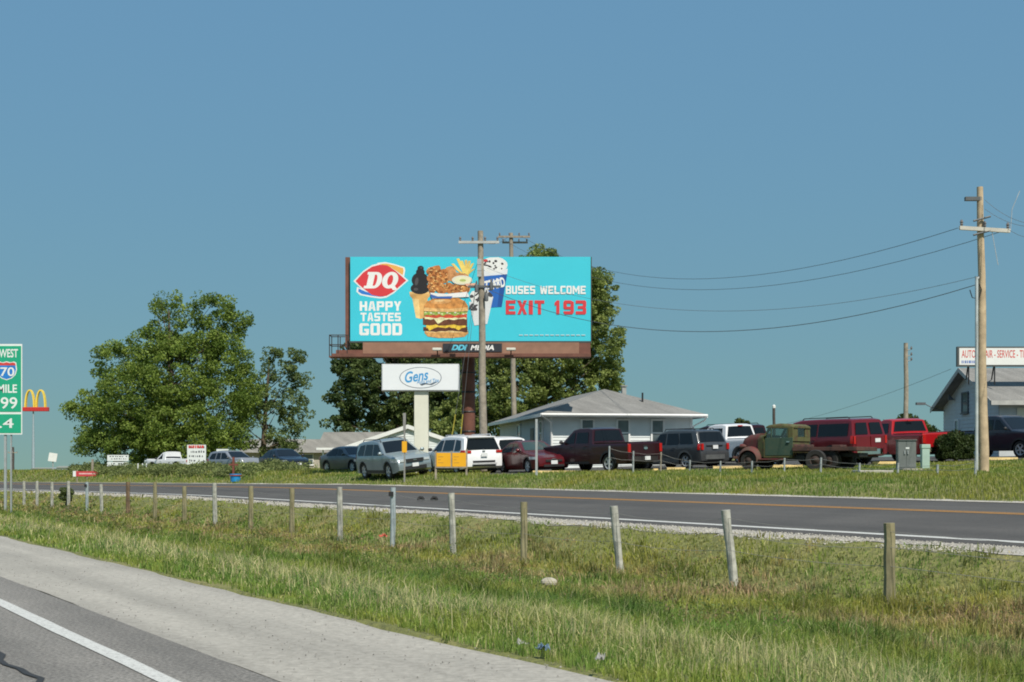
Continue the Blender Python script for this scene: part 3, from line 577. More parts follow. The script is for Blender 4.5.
# ------------------------------------------------------------------ billboard
BY = 71.5; BB = at(468.5, BY + 1.2); bb = thing('billboard', 'large turquoise fast food billboard on a brown steel column', 'billboard', BB)
kb = BY / F
def bu(px): return (px - 512) * kb - BB.x
def bv(py): return zat(py, BY) - BB.z
RUST = M('brown_steel', (.16, .065, .045), .7, 0, .25, 2, .2); RUSTL = M('apron_brown', (.27, .15, .10), .7, 0, .15, 2); TURQ = M('turquoise_vinyl', (.05, .56, .70), .45, 0, .03, .6)
mb = MB(); mb.lathe([(.34, -.6), (.34, bv(372))], 20, 'z'); mb.lathe([(.34, bv(372)), (.36, bv(371)), (.36, bv(369)), (.33, bv(368)), (.33, bv(352))], 20, 'z'); col_ = mb.build('column', RUST, bb, 40)
for q in (372, 392, 412, 432): mb = MB(); mb.lathe([(.345, bv(q)), (.375, bv(q) + .05), (.345, bv(q) + .1)], 20, 'z'); mb.build('weld_band', BLACK, col_)
f0, f1, v0, v1 = bu(350.3), bu(590.7), bv(341), bv(256.8); fy = -1.2
mb = MB(); mb.box(f0, f1, fy, fy + .18, v0, v1); face = mb.build('poster_panel', TURQ, bb)
mb = MB(); mb.box(f0 - .05, f1 + .04, fy - .03, fy + .12, v0 - .09, v0 - .004); mb.box(f1 + .004, f1 + .05, fy - .01, fy + .16, v0, v1); mb.build('frame_edge', M('frame_dark', (.05, .06, .06), .6), bb)
mb = MB(); mb.box(f0 - .28, f0 - .06, fy + .25, fy + .5, v0 - .3, v1 + .02); mb.build('end_post', RUST, bb)
for q in np.linspace(f0 + .8, f1 - .8, 6): mb = MB(); mb.box(q - .09, q + .09, fy + .2, fy + .45, v0 - .8, v1 - .05); mb.build('stringer', RUST, bb)
for q in (.5, 2.2, 3.7): mb = MB(); mb.box(f0 + .1, f1 - .1, fy + .47, fy + .7, v0 + q, v0 + q + .2); mb.build('beam', RUST, bb)
mb = MB(); mb.box(f0 + 1, f1 - .2, .7, 1.0, v0, v1 - .1, rz=R(4)); mb.build('rear_panel', M('panel_back', (.30, .28, .26), .7), bb)
mb = MB(); mb.box(bu(363), bu(579), fy - .06, fy - .0, bv(354.2), bv(342.5)); mb.build('apron', RUSTL, bb)
for q in ((bu(336), bu(362.9), fy - .04, fy + .1, bv(354.5), bv(350)), (bu(579.1), bu(590.5), fy - .04, fy + .02, bv(354.2), bv(343))): mb = MB(); mb.box(*q); mb.build('apron_end', RUST, bb)
mb = MB(); mb.box(bu(334), bu(590), fy - .85, fy + .2, bv(358), bv(354.8)); mb.build('catwalk', RUST, bb)
def rail_(name, a, b): mb = MB(); mb.tube([a, b], .025, 6); mb.build(name, M('rail_dark', (.03, .025, .022), .7), bb)
for px in (331.5, 340, 349):
    for dy in (-.8, .1): rail_('rail_post', (bu(px), fy + dy, bv(357)), (bu(px), fy + dy, bv(336.5)))
for py in (336.5, 346):
    for dy in (-.8, .1): rail_('handrail', (bu(331.5), fy + dy, bv(py)), (bu(350 if dy < 0 else 345), fy + dy, bv(py)))
    rail_('handrail', (bu(331.5), fy - .8, bv(py)), (bu(331.5), fy + .1, bv(py)))
mb = MB(); mb.box(bu(331), bu(350), fy - .82, fy + .15, bv(358.5), bv(357)); mb.build('platform', RUST, bb)
for px in (438.5, 511):
    mb = MB(); mb.box(bu(px - 4.5), bu(px + 4.5), fy - 1.5, fy - 1.05, bv(352.6), bv(350.2)); lp = mb.build('floodlight', M('lamp_housing', (.62, .62, .55), .5), bb, bev=.02)
    mb = MB(); mb.tube([(bu(px), fy - 1.25, bv(352.6)), (bu(px), fy - .8, bv(355.5))], .03, 6); mb.build('arm', BLACK, lp)
mb = MB(); mb.box(bu(443), bu(502), fy - .1, fy - .064, bv(352), bv(343.6)); nm = mb.build('name_plate', M('plate_black', (.025, .03, .04), .5), bb)
mb = MB(); text_on(mb, 'DDI', bu(451.5), bu(467.5), bv(350.4), bv(344.9), fy - .104, .3, .05); mb.build('plate_letters', M('print_cyan', (.12, .55, .72), .5), nm)
mb = MB(); text_on(mb, 'MEDIA', bu(470.5), bu(494), bv(350.3), bv(345.2), fy - .104, .25, .03); mb.build('plate_letters', M('print_white', (.78, .80, .79), .5), nm)
# the print on the poster: flat layers
LAY = [0]
def art(name, polys, c, vname=None, layer=None):
    LAY[0] += 1; y = fy - .003 - .0007 * (layer if layer is not None else LAY[0])
    mb = MB()
    for i, pl in enumerate(polys): mb.poly([(bu(x), y - i * .00025, bv(y2)) for x, y2 in pl])
    LAY[0] += int(len(polys) * .00025 / .0007)
    return mb.build(name, M(('food_' if name[:4] in ('burg', 'chic', 'frie', 'cone', 'cup_', 'dip_') else 'print_') + (vname or '%d_%d_%d' % tuple(int(v * 99) for v in c)), c, .45, 0, .38 if name[:4] in ('burg', 'chic', 'frie', 'cone') else .05, 5 if name[:4] in ('burg', 'chic') else 1.5), face)
def artt(name, body, x0, x1, y0, y1, c, shear=0, off=.04, rot=0):
    LAY[0] += 1; mb = MB(); text_on(mb, body, bu(x0), bu(x1), bv(y1), bv(y0), fy - .003 - .0007 * LAY[0], shear, off, rot)
    return mb.build(name, M('print_' + '%d_%d_%d' % tuple(int(v * 99) for v in c), c, .45, 0, .05, 1.5), face)
def artb(name, body, x0, x1, y0, y1, c, gap=.14):
    LAY[0] += 1; mb = MB(); block_on(mb, body, bu(x0), bu(x1), bv(y1), bv(y0), fy - .003 - .0007 * LAY[0], gap)
    return mb.build(name, M('print_' + '%d_%d_%d' % tuple(int(v * 99) for v in c), c, .45, 0, .05, 1.5), face)
def ell(cx, cy, rx, ry, n=18, a=0, wob=0, seed=0):
    r_ = random.Random(seed); o = []
    for i in range(n):
        t_ = 2 * math.pi * i / n; q = 1 + wob * r_.uniform(-1, 1); x, y = rx * q * math.cos(t_), ry * q * math.sin(t_)
        o.append((cx + x * math.cos(a) - y * math.sin(a), cy + x * math.sin(a) + y * math.cos(a)))
    return o
Z8 = lambda u_, v_: (350 + u_ / 6.823, 250 + v_ / 6.823)
Z1 = lambda u_, v_: (330 + u_ / 3.657, 220 + v_ / 3.657)
WHT = (.80, .81, .80); RED = (.66, .045, .055)
def lens(g):                                             # logo outline, grown by g zoom px
    P = [(35 - 1.3 * g, 212), (90, 152 - g), (150, 112 - g), (205, 98 - g), (255, 103 - g), (310, 140 - g), (350, 175 - g), (387 + 1.3 * g, 208), (350, 240 + g), (300, 285 + g), (250, 315 + g), (205, 320 + g), (150, 308 + g), (95, 268 + g), (60, 238 + g)]
    return [Z8(*q) for q in P]
art('logo_outline', [lens(9), [Z8(*q) for q in ((185, 88), (240, 82), (300, 95), (372, 118), (377, 140), (368, 185), (300, 150), (200, 110))], [Z8(*q) for q in ((48, 252), (44, 285), (70, 308), (140, 322), (205, 331), (250, 325), (190, 300), (100, 270))]], WHT)
art('logo_swoosh', [[Z8(*q) for q in ((200, 95), (250, 92), (310, 106), (362, 124), (366, 140), (360, 172), (330, 152), (280, 120))]], (.80, .42, .10))
art('logo_swoosh', [[Z8(*q) for q in ((58, 262), (56, 284), (80, 300), (150, 313), (205, 320), (235, 318), (180, 303), (110, 285))]], (.03, .19, .62))
art('logo_lens', [lens(-2)], RED)
def slant(pl): return [Z8(q[0] + (262 - q[1]) * .22, q[1]) for q in pl]
def ringp(cx, cy, ro, ri, a0, a1, n=14):
    o_ = [(cx + ro[0] * math.cos(a0 + (a1 - a0) * i / n), cy - ro[1] * math.sin(a0 + (a1 - a0) * i / n)) for i in range(n + 1)]
    return o_ + [(cx + ri[0] * math.cos(a0 + (a1 - a0) * i / n), cy - ri[1] * math.sin(a0 + (a1 - a0) * i / n)) for i in range(n, -1, -1)]
art('logo_letters', [slant(q) for q in ([(98, 150), (160, 150), (160, 168), (150, 168), (150, 244), (160, 244), (160, 262), (92, 262), (92, 244), (108, 244), (108, 168), (98, 168)], ringp(160, 206, (46, 56), (12, 38), -math.pi / 2, math.pi / 2))], WHT)
art('logo_letters', [slant(q) for q in (ringp(262, 206, (54, 57), (19, 36), 0, math.pi), ringp(262, 206, (54, 57), (19, 36), math.pi, 2 * math.pi))], WHT)
art('logo_letters', [slant([(262, 238), (290, 232), (318, 262), (325, 272), (296, 274)])], WHT)
LAY[0] = 0
for bd, x0, x1, y0, y1 in (('HAPPY', 66, 350, 350, 415), ('TASTES', 72, 346, 428, 486), ('GOOD', 64, 355, 500, 582)):
    artb('slogan', bd, Z8(x0, 0)[0], Z8(x1, 0)[0], Z8(0, y0)[1], Z8(0, y1)[1], WHT)
LAY[0] = 0
TAN = (.62, .36, .12)
art('cone_print', [[Z8(*q) for q in ((405, 285), (548, 285), (545, 315), (530, 330), (520, 462), (480, 470), (450, 462), (425, 330), (410, 315))]], TAN)
art('cone_print', [[Z8(*q) for q in ((425, 330), (470, 335), (478, 468), (450, 462))]], (.78, .52, .22))
art('cone_print', [[Z8(*q) for q in ((405, 285), (548, 285), (546, 300), (407, 300))]], (.70, .44, .17))
art('swirl_print', [ell(*Z8(478, 262), 65 / 6.823, 40 / 6.823), ell(*Z8(478, 205), 58 / 6.823, 52 / 6.823), ell(*Z8(480, 150), 30 / 6.823, 24 / 6.823), ell(*Z8(482, 125), 22 / 6.823, 18 / 6.823)], (.018, .016, .018))
art('swirl_print', [ell(*Z8(455, 215), 12 / 6.823, 28 / 6.823, a=.2), ell(*Z8(450, 268), 16 / 6.823, 10 / 6.823), ell(*Z8(486, 122), 8 / 6.823, 6 / 6.823)], (.07, .065, .07))
# tray, fries, chicken, dip
for i, (x0, y0, x1, y1) in enumerate(((700, 95, 770, 170), (735, 60, 780, 160), (760, 75, 800, 170), (790, 70, 800, 165), (815, 75, 800, 175), (838, 92, 795, 178), (715, 120, 790, 180), (845, 130, 780, 185))):
    d_ = 9; art('fries_print', [[Z8(x0 - d_, y0), Z8(x0 + d_, y0 - 3), Z8(x1 + d_, y1), Z8(x1 - d_, y1)]], (.80, .52 + .03 * (i % 3), .14), 'fry%d' % (i % 3))
art('chicken_print', [ell(*Z8(680, 160), 45 / 6.8, 48 / 6.8, wob=.1, seed=2), ell(*Z8(740, 190), 70 / 6.8, 36 / 6.8, wob=.1, seed=7)], (.55, .26, .10))
r_ = random.Random(5); lumps = [(555, 145, 34), (590, 130, 32), (565, 190, 40), (610, 175, 40), (640, 200, 34), (560, 240, 34), (600, 225, 34), (560, 275, 26), (625, 265, 44), (680, 260, 44), (735, 262, 42), (785, 262, 36), (640, 155, 30)]
art('chicken_print', [ell(*Z8(a, b_), q / 6.8, q * .85 / 6.8, 12, wob=.14, seed=i) for i, (a, b_, q) in enumerate(lumps)], (.46, .17, .045), layer=LAY[0] + 1)
for c, k_, s_ in (((.66, .32, .10), 46, 1.0), ((.27, .085, .02), 44, .8), ((.76, .45, .18), 26, .6)):
    art('chicken_print', [ell(*Z8(a + r_.uniform(-q, q) * .75, b_ + r_.uniform(-q, q) * .6), r_.uniform(6, 13) * s_ / 6.8, r_.uniform(5, 10) * s_ / 6.8, 7, wob=.3, seed=r_.random()) for a, b_, q in (r_.choice(lumps) for _ in range(k_))], c)
art('dip_print', [ell(*Z8(765, 206), 70 / 6.8, 32 / 6.8)], (.72, .70, .58)); art('dip_print', [ell(*Z8(768, 205), 56 / 6.8, 22 / 6.8)], (.78, .76, .50)); art('dip_print', [ell(*Z8(770, 208), 22 / 6.8, 9 / 6.8)], (.42, .50, .16))
art('tray_print', [[Z8(*q) for q in ((548, 292), (660, 300), (800, 286), (815, 320), (560, 332))]], (.80, .80, .80)); art('tray_print', [[Z8(*q) for q in ((546, 300), (600, 318), (700, 316), (690, 332), (556, 330))]], (.05, .13, .42))
art('tray_print', [[Z8(*q) for q in ((780, 232), (858, 226), (852, 250), (800, 250))]], (.72, .40, .28))
LAY[0] = 14
# burger
def row(x0, x1, y0, y1, wob, seed, n=14):
    r2 = random.Random(seed); top = [(x0 + (x1 - x0) * i / n, y0 + r2.uniform(-wob, wob)) for i in range(n + 1)]; bot = [(x1 - (x1 - x0) * i / n, y1 + r2.uniform(-wob, wob)) for i in range(n + 1)]
    return [Z8(*q) for q in top + bot]
art('burger_print', [row(512, 804, 545, 560, 2, 1) [:15] + [Z8(*q) for q in ((806, 570), (780, 592), (700, 600), (600, 600), (530, 590), (508, 565))]], (.62, .33, .11))
art('burger_print', [row(520, 795, 548, 562, 2, 21)], (.78, .52, .24))
art('burger_print', [row(500, 802, 520, 556, 6, 2)], (.10, .035, .018)); art('burger_print', [row(520, 790, 505, 530, 5, 3), [Z8(*q) for q in ((525, 515), (600, 520), (540, 552))], [Z8(*q) for q in ((690, 520), (790, 516), (740, 548))]], (.86, .52, .05))
art('burger_print', [row(498, 800, 466, 512, 6, 4)], (.13, .045, .02)); art('burger_print', [row(510, 795, 456, 474, 5, 5), [Z8(*q) for q in ((570, 465), (660, 468), (600, 505))]], (.78, .72, .42))
art('burger_print', [row(515, 798, 438, 462, 5, 6)], (.56, .075, .03)); art('burger_print', [row(505, 800, 420, 444, 7, 8)], (.30, .42, .08))
for i in range(16): art('burger_print', [ell(*Z8(515 + i * 18.5, 432 + (i * 7 % 11) - 5), 8 / 6.8, 5 / 6.8, 7, wob=.2, seed=i)], ((.62, .66, .36), (.20, .34, .05), (.72, .70, .58))[i % 3], layer=LAY[0] + 1)
bun = [(504, 418), (505, 385), (525, 352), (580, 330), (660, 322), (740, 328), (785, 350), (806, 385), (805, 418), (660, 424)]
art('burger_print', [[Z8(*q) for q in bun]], (.58, .25, .065)); art('burger_print', [[Z8(*q) for q in ((504, 418), (506, 392), (560, 398), (680, 402), (800, 392), (805, 418), (660, 424))]], (.74, .44, .17))
art('burger_print', [ell(*Z8(620, 352), 70 / 6.8, 16 / 6.8, a=-.05)], (.70, .36, .13)); art('burger_print', [ell(*Z8(610, 346), 34 / 6.8, 7 / 6.8, a=-.05)], (.80, .52, .26))
# cups
LAY[0] = 6
art('cup_print', [[Z1(*q) for q in ((555, 185), (650, 185), (628, 318), (570, 322))]], (.02, .13, .47)); art('cup_print', [[Z1(*q) for q in ((628, 185), (650, 185), (628, 318), (612, 319))]], (.012, .08, .32))
art('cup_print', [[Z1(*q) for q in ((556, 186), (650, 178), (648, 198), (560, 206))]], (.70, .74, .78)); art('cup_print', [ell(*Z1(600, 165), 48 / 3.657, 29 / 3.657, 20, wob=.05)], (.76, .77, .76))
r_ = random.Random(9)
art('cup_print', [ell(*Z1(600 + r_.uniform(-36, 36), 163 + r_.uniform(-20, 20)), r_.uniform(3, 9) / 3.657, r_.uniform(2, 5) / 3.657, 7, a=r_.uniform(0, 3), wob=.2, seed=i) for i in range(14)], (.05, .045, .05))
art('cup_print', [ell(*Z1(568, 148), 9 / 3.657, 5 / 3.657)], (.55, .05, .05))
artt('cup_letters', 'IZZARD', Z1(558, 0)[0], Z1(640, 0)[0], Z1(0, 214)[1], Z1(0, 250)[1], WHT, .1, .04, .22)
art('cup_print', [ell(*Z1(610, 222), 16 / 3.657, 3 / 3.657, a=-.25)], (.80, .80, .78))
art('cup_print', [[Z1(*q) for q in ((508, 300), (595, 290), (575, 380), (528, 386))]], (.66, .68, .70)); art('cup_print', [ell(*Z1(552, 282), 42 / 3.657, 27 / 3.657, 16, wob=.12)], (.72, .73, .72))
art('cup_print', [ell(*Z1(550 + r_.uniform(-36, 36), 290 + r_.uniform(-24, 40)), r_.uniform(5, 14) / 3.657, r_.uniform(3, 8) / 3.657, 8, a=r_.uniform(0, 3), wob=.25, seed=i + 50) for i in range(12)], (.06, .055, .06))
for bd, x0, x1 in (('BUSES', 643, 750), ('WELCOME', 768, 935)): artb('headline', bd, Z1(x0, 0)[0], Z1(x1, 0)[0], Z1(0, 241)[1], Z1(0, 271)[1], WHT, .16)
for bd, x0, x1 in (('EXIT', 643, 784), ('193', 820, 937)): artb('headline', bd, Z1(x0, 0)[0], Z1(x1, 0)[0], Z1(0, 294)[1], Z1(0, 345)[1], RED, .18)
art('small_print', [[(519 + i * 5.2, 334.6), (519 + i * 5.2 + 3.9, 334.6), (519 + i * 5.2 + 3.9, 335.6), (519 + i * 5.2, 335.6)] for i in range(13)], (.45, .66, .70))
# white sign on a box post
GY = 69; GP = at(420.8, GY); gs = thing('oval_logo_sign', 'white rectangular sign with blue oval logo on a thick white post', 'sign', GP)
gu = lambda px: (px - 512) * GY / F - GP.x; gv = lambda py: zat(py, GY) - GP.z
mb = MB(); mb.box(gu(414.2), gu(428.3), -.05, .5, -.5, gv(391.1)); mb.build('post', M('cream_post', (.66, .66, .56), .6, 0, .06, 1.5), gs, bev=.02)
mb = MB(); mb.box(gu(382), gu(459.3), -.2, .65, gv(391), gv(364.2)); sf = mb.build('sign_cabinet', M('sign_grey', (.5, .52, .54), .5), gs, bev=.02)
mb = MB(); mb.box(gu(383), gu(458.3), -.215, -.203, gv(390.2), gv(365)); mb.build('sign_face', M('sign_white2', (.76, .79, .82), .4, 0, .03, 1), sf)
def gell(rx, ry, y, m): mb = MB(); mb.poly([(gu(x), y, gv(y2)) for x, y2 in ell(420.8, 378, rx, ry, 40)]); mb.build('logo', m, sf)
GREYP = M('print_grey', (.10, .13, .17), .5); BLUEP = M('print_blue', (.04, .30, .62), .5)
gell(21, 10.6, -.218, GREYP); gell(20.3, 10, -.221, M('sign_white2', (.8, .8, .8)))
mb = MB(); text_on(mb, 'Gens', gu(405), gu(429), gv(381.5), gv(370.5), -.224, .35, .02, .14); mb.build('lettering', BLUEP, sf)
mb = MB(); text_on(mb, 'Auto and Tire', gu(417), gu(439), gv(383.2), gv(379.4), -.226, .2, .01, .08); mb.build('lettering', BLUEP, sf)
mb = MB(); mb.poly([(gu(a), -.225, gv(b_)) for a, b_ in ((420, 384.6), (425, 383), (430, 384.2), (436, 381.8), (438, 382), (432, 385.4), (426, 384.6), (422, 386))]); mb.build('flourish', GREYP, sf)

# ------------------------------------------------------------------ utility poles and wires
def pole(name, label, px, Y, ytop, r0, r1, mat, lean=0, group=None):
    b_ = at(px, Y); o = thing(name, label, 'utility pole', b_, 0, group); h = zat(ytop, Y) - b_.z
    mb = MB(); n_ = 7; mb.tube([(lean * i / n_ + .02 * math.sin(i * 1.7), 0, -.7 + (h + .7) * i / n_) for i in range(n_ + 1)], [r0 + (r1 - r0) * i / n_ for i in range(n_ + 1)], 12); mb.build('pole_shaft', mat, o, 50)
    return o, b_, h
def crossarm(o, z, x0, x1, y=-.16, mat=None, n=3, dz=0):
    mb = MB(); mb.add([(x0, y - .05, z), (x1, y - .05, z + dz), (x1, y + .05, z + dz), (x0, y + .05, z), (x0, y - .05, z + .12), (x1, y - .05, z + dz + .12), (x1, y + .05, z + dz + .12), (x0, y + .05, z + .12)],
        [(0, 1, 2, 3), (4, 5, 6, 7), (0, 1, 5, 4), (1, 2, 6, 5), (2, 3, 7, 6), (3, 0, 4, 7)]); ca = mb.build('crossarm', mat or WOOD, o)
    for i in range(n):
        t_ = .04 + .92 * i / (n - 1); mb = MB(); mb.lathe([(.02, 0), (.055, .05), (.04, .09), (.06, .13), (.03, .2), (0, .21)], 8, 'z', (x0 + (x1 - x0) * t_, y, z + dz * t_ + .12)); mb.build('insulator', INSUL, ca, 40)
    return ca
P3, b3, h3 = pole('utility_pole', 'tall tan wooden utility pole with crossarm beside the clipped bush', 984, 46, 187, .165, .10, TANW, -.12)
crossarm(P3, zat(230.5, 46) - b3.z, -.84, .78, mat=M('arm_pale', (.52, .50, .45), .8), dz=-.1)
mb = MB(); z_ = zat(199, 46) - b3.z; mb.box(-.62, -.1, -.1, .06, z_ - .06, z_ + .06, mat=Matrix.Rotation(R(0), 3, 'Y')); mb.build('bracket', DARKF, P3)
for q in (222, 236): mb = MB(); z_ = zat(q, 46) - b3.z; mb.tube([(-.4, -.18, z_), (.15, -.18, z_ + .15)], .035, 6); mb.build('brace', DARKF, P3)
mb = MB(); z_ = zat(281, 46) - b3.z; mb.tube([(-.27, -.1, -.2), (-.27, -.1, z_), (-.28, -.1, z_ + .12), (-.2, -.1, z_ + .1)], .055, 8); mb.build('conduit', M('conduit_grey', (.52, .56, .57), .45, .3), P3, 50)
mb = MB(); mb.tube([(-.5, -.12, z_ - .3), (-.42, -.12, z_ - .55), (-.2, -.12, z_ - .6), (-.12, -.12, z_ - .3), (-.2, -.12, z_ - .1)], .018, 5); mb.build('service_loop', BLACK, P3)
mb = MB(); z_ = zat(232, 46) - b3.z; mb.tube([(.8, -.16, z_), (.85, -.16, z_ + .7), (1.1, -.16, z_ + 1.3)], .012, 5); mb.tube([(.2, -.16, z_), (.4, -.16, z_ - 1.1)], .012, 5); mb.build('jumper_wire', M('bright_wire', (.4, .43, .45), .4), P3)
P1, b1, h1 = pole('utility_pole', 'weathered wooden utility pole standing in front of the billboard', 484, 67.5, 231, .20, .13, WOOD, -.16)
crossarm(P1, zat(244, 67.5) - b1.z, -1.2, .72, mat=M('arm_grey', (.44, .45, .44), .8), n=4)
mb = MB()
for q in (262, 268, 274): z_ = zat(q, 67.5) - b1.z; mb.box(-.32, -.12, -.22, -.05, z_ - .15, z_ + .12)
mb.build('switch_gear', GALV, P1)
for sx, q in ((-.35, 289), (.35, 287), (.12, 298)): mb = MB(); z_ = zat(q, 67.5) - b1.z; mb.lathe([(0, 0), (.09, .03), (.095, .34), (.06, .4), (0, .42)], 12, 'z', (sx, -.26, z_ - .2)); tf = mb.build('transformer', DARKF, P1, 40); mb = MB(); mb.lathe([(.03, 0), (.05, .05), (.025, .16), (0, .17)], 8, 'z', (sx, -.26, z_ + .2)); mb.build('bushing', INSUL, tf, 40)
mb = MB(); z_ = zat(287, 67.5) - b1.z; mb.box(-.75, .8, -.2, -.12, z_ - .05, z_ + .05); mb.build('equipment_arm', DARKF, P1)
P2, b2, h2 = pole('utility_pole', 'wooden utility pole behind the hip-roofed house and billboard', 515, 94, 233, .19, .13, WOOD, -.25)
crossarm(P2, zat(238, 94) - b2.z, -1.1, 1.0, n=4); crossarm(P2, zat(243, 94) - b2.z, -.85, .85, y=.16, n=4)
P4, b4, h4 = pole('utility_pole', 'plain wooden pole with side insulators behind the red pickup', 906, 100, 343, .19, .15, WOOD)
for q in (350, 356, 361): mb = MB(); z_ = zat(q, 100) - b4.z; mb.tube([(.1, 0, z_), (.38, 0, z_ + .05)], .03, 6); mb.lathe([(.05, 0), (.08, .06), (.04, .2), (0, .21)], 8, 'z', (.38, 0, z_ + .05)); mb.build('insulator', INSUL, P4)
P5, b5, h5 = pole('utility_pole', 'thin distant dark post rising above the old flatbed truck', 774, 130, 408, .14, .13, M('dark_wood', (.07, .06, .055), .9))
mb = MB(); mb.lathe([(.15, 0), (.15, .22), (.05, .3), (0, .3)], 8, 'z', (0, 0, h5)); mb.build('cap', WHITE, P5, 40)
def wire(label, A, B_, sag, r=.016, mat=None):
    A, B_ = Vector(A), Vector(B_); mb = MB(); n_ = 28
    mb.tube([A.lerp(B_, i / n_) - Vector((0, 0, sag * 4 * (i / n_) * (1 - i / n_))) for i in range(n_ + 1)], r, 5); o = mb.build('overhead_wire', mat or M('wire_dark', (.09, .095, .10), .5), None, 60); return tag(o, label, 'wire')
def pt(px, py, Y): return ((px - 512) / F * Y, Y, zat(py, Y))
wire('upper overhead wire from the tall pole crossarm to the far pole', pt(958, 228, 45.8), pt(521, 236, 94), 2.2, .010)
wire('second overhead wire running below the top one from the crossarm', pt(1003, 231, 45.8), pt(501, 238, 94), 2.6, .010)
wire('thin overhead wire from the tall pole meeting the transformer pole', pt(980, 276, 45.8), pt(487, 268, 67.3), 1.55, .008, M('wire_grey', (.16, .17, .18), .5))
wire('thick dark service wire hanging lowest from the tall pole', pt(975, 285, 45.8), pt(487, 289, 67.3), 1.75, .013)
wire('distant sagging wire running from the repair shop past the plain pole', pt(951, 369, 79), pt(640, 424, 170), 2.2, .010)
wire('short wire spanning between the two poles by the billboard', pt(478, 240, 67.3), pt(508, 237, 93.8), .3, .012)
for a, b_, c, d_ in ((985, 200, 1075, 215), (985, 209, 1080, 212), (1008, 229, 1085, 214)): wire('thin wire leaving the tall pole towards the road', pt(a, b_, 45.8), pt(c, d_, 42), .5, .007, M('wire_grey', (.16, .17, .18)))['group'] = 'wires leaving the tall pole'
YG = M('guy_yellow', (.45, .38, .06), .5)
for px0, py0, px1, n_ in ((446, 447, 450, 1), (457, 447, 462, 2)):
    A = Vector(pt(px0, py0, 69.5)); B_ = Vector(pt(475, 292, 67.6)); A.z = gz(A.x, A.y)
    o = thing('guy_wire', 'steel guy wire with yellow guard sleeve anchored beside the billboard column', 'guy wire', A, 0, 'guy wires of the transformer pole')
    mb = MB(); mb.tube([(0, 0, 0), B_ - A], .01, 5); mb.build('cable', M('wire_grey', (.16, .17, .18)), o); mb = MB(); d_ = (B_ - A); mb.tube([d_ * .02, d_ * .33], .03, 6); mb.build('guard_sleeve', YG, o)

# ------------------------------------------------------------------ roadside fence
fr = thing('post_fence', 'old wire fence on grey and brown posts along the ditch', 'fence', (0, 0, 0)); fb = None
PALE = M('pale_post', (.38, .38, .34), .9, 0, .35, 5, .7); OLIVE = M('olive_post', (.25, .225, .13), .9, 0, .25, 4, .6); BRN = M('brown_post', (.17, .115, .07), .9, 0, .3, 4, .6); STEEL = M('steel_post', (.40, .46, .49), .55, .3, .15, 6)
posts = [(11, 480, 'o', 0), (24, 481, 'p', 0), (37, 481, 'p', 0), (52, 482, 'p', 0), (68.5, 481, 'p', -.02), (87, 482, 's', 0), (101.5, 484, 'p', -.06), (128, 482, 'b', 0), (155, 482, 'o', 0), (184.5, 486, 'o', -.02), (215, 483, 'p', -.03), (251, 486, 'o', 0), (292, 488, 'o', 0), (340, 487, 'p', -.02),
    (393, 487.5, 's', .01), (452.5, 493, 'p', -.06), (524, 502, 'o', 0), (618, 506, 'p', -.15), (731, 510, 'p', -.18), (889.5, 523, 'b2', 0)]
tops = []
for px, yt, kd, ln in posts:
    cf = .491 + .871 * (px - 512) / F; Y = 14.8 / cf; b_ = at(px, Y); h = zat(yt, Y) - b_.z
    m = {'o': OLIVE, 'p': PALE, 's': STEEL, 'b': BRN, 'b2': OLIVE}[kd]; mb = MB(); k = .075 if kd in 'pos' else .085
    if kd == 's': k = .07
    c = Vector(b_); n_ = 6; rr = random.Random(px)
    mb.tube([(c.x + ln * (i / n_ - .5) + rr.uniform(-.006, .006), c.y, c.z - .3 + (h + .3) * i / n_) for i in range(n_ + 1)], [k * rr.uniform(.94, 1.06) for i in range(n_ + 1)], 10 if kd != 'b2' else 8)
    po = mb.build('post', m, fr, 40); tops.append((Vector((c.x + ln * .3, c.y - k, c.z)), h))
    if kd == 's': mb = MB(); mb.box(c.x - .1, c.x + .02, c.y - .1, c.y - .06, c.z + h - .22, c.z + h - .1); mb.build('clamp', BLACK, po)
WF = M('fence_wire', (.30, .29, .27), .6, .3)
tops.append((Vector((xy(14.7, 2)[0], xy(14.7, 2)[1], tops[-1][0].z)), 1.05))
for fz_ in (.9, .72, .5):
    mb = MB()
    for (a, ha), (b_, hb) in zip(tops[:-1], tops[1:]):
        A = a + Vector((0, 0, ha * fz_)); B_ = b_ + Vector((0, 0, hb * fz_)); sg = rng.uniform(.02, .09); mb.tube([A.lerp(B_, i / 5) - Vector((0, 0, sg * 4 * (i / 5) * (1 - i / 5))) for i in range(6)], .0035, 4, False)
    mb.build('wire', WF, fr)
# small wire fence in front of the parked vehicles
lf = thing('lot_fence', 'low wire fence on thin grey posts before the parked trucks', 'fence', (0, 0, 0)); tops = []
for px, yt, Y in ((609, 446, 58), (633, 451, 57.5), (660.5, 452, 56.5), (689.5, 460, 55.5), (720, 461, 54), (751.5, 461, 52.5), (784, 458, 51), (820.5, 457.5, 49), (859, 463, 46.5), (897.5, 463, 44), (937, 464.5, 41.5), (975, 461, 39.5)):
    b_ = at(px, Y); h = zat(yt, Y) - b_.z; mb = MB(); mb.tube([b_ - Vector((0, 0, .2)), b_ + Vector((.02, 0, h))], .036, 7); mb.build('post', GALV if px != 660.5 else WOOD, lf, 40); tops.append((b_, h))
for fz_ in (.92, .6):
    mb = MB()
    for (a, ha), (b_, hb) in zip(tops[:-1], tops[1:]): mb.tube([a + Vector((0, -.05, ha * fz_)), a.lerp(b_, .5) + Vector((0, -.05, (ha + hb) / 2 * fz_ - .05)), b_ + Vector((0, -.05, hb * fz_))], .006, 4, False)
    mb.build('wire', WF, lf)
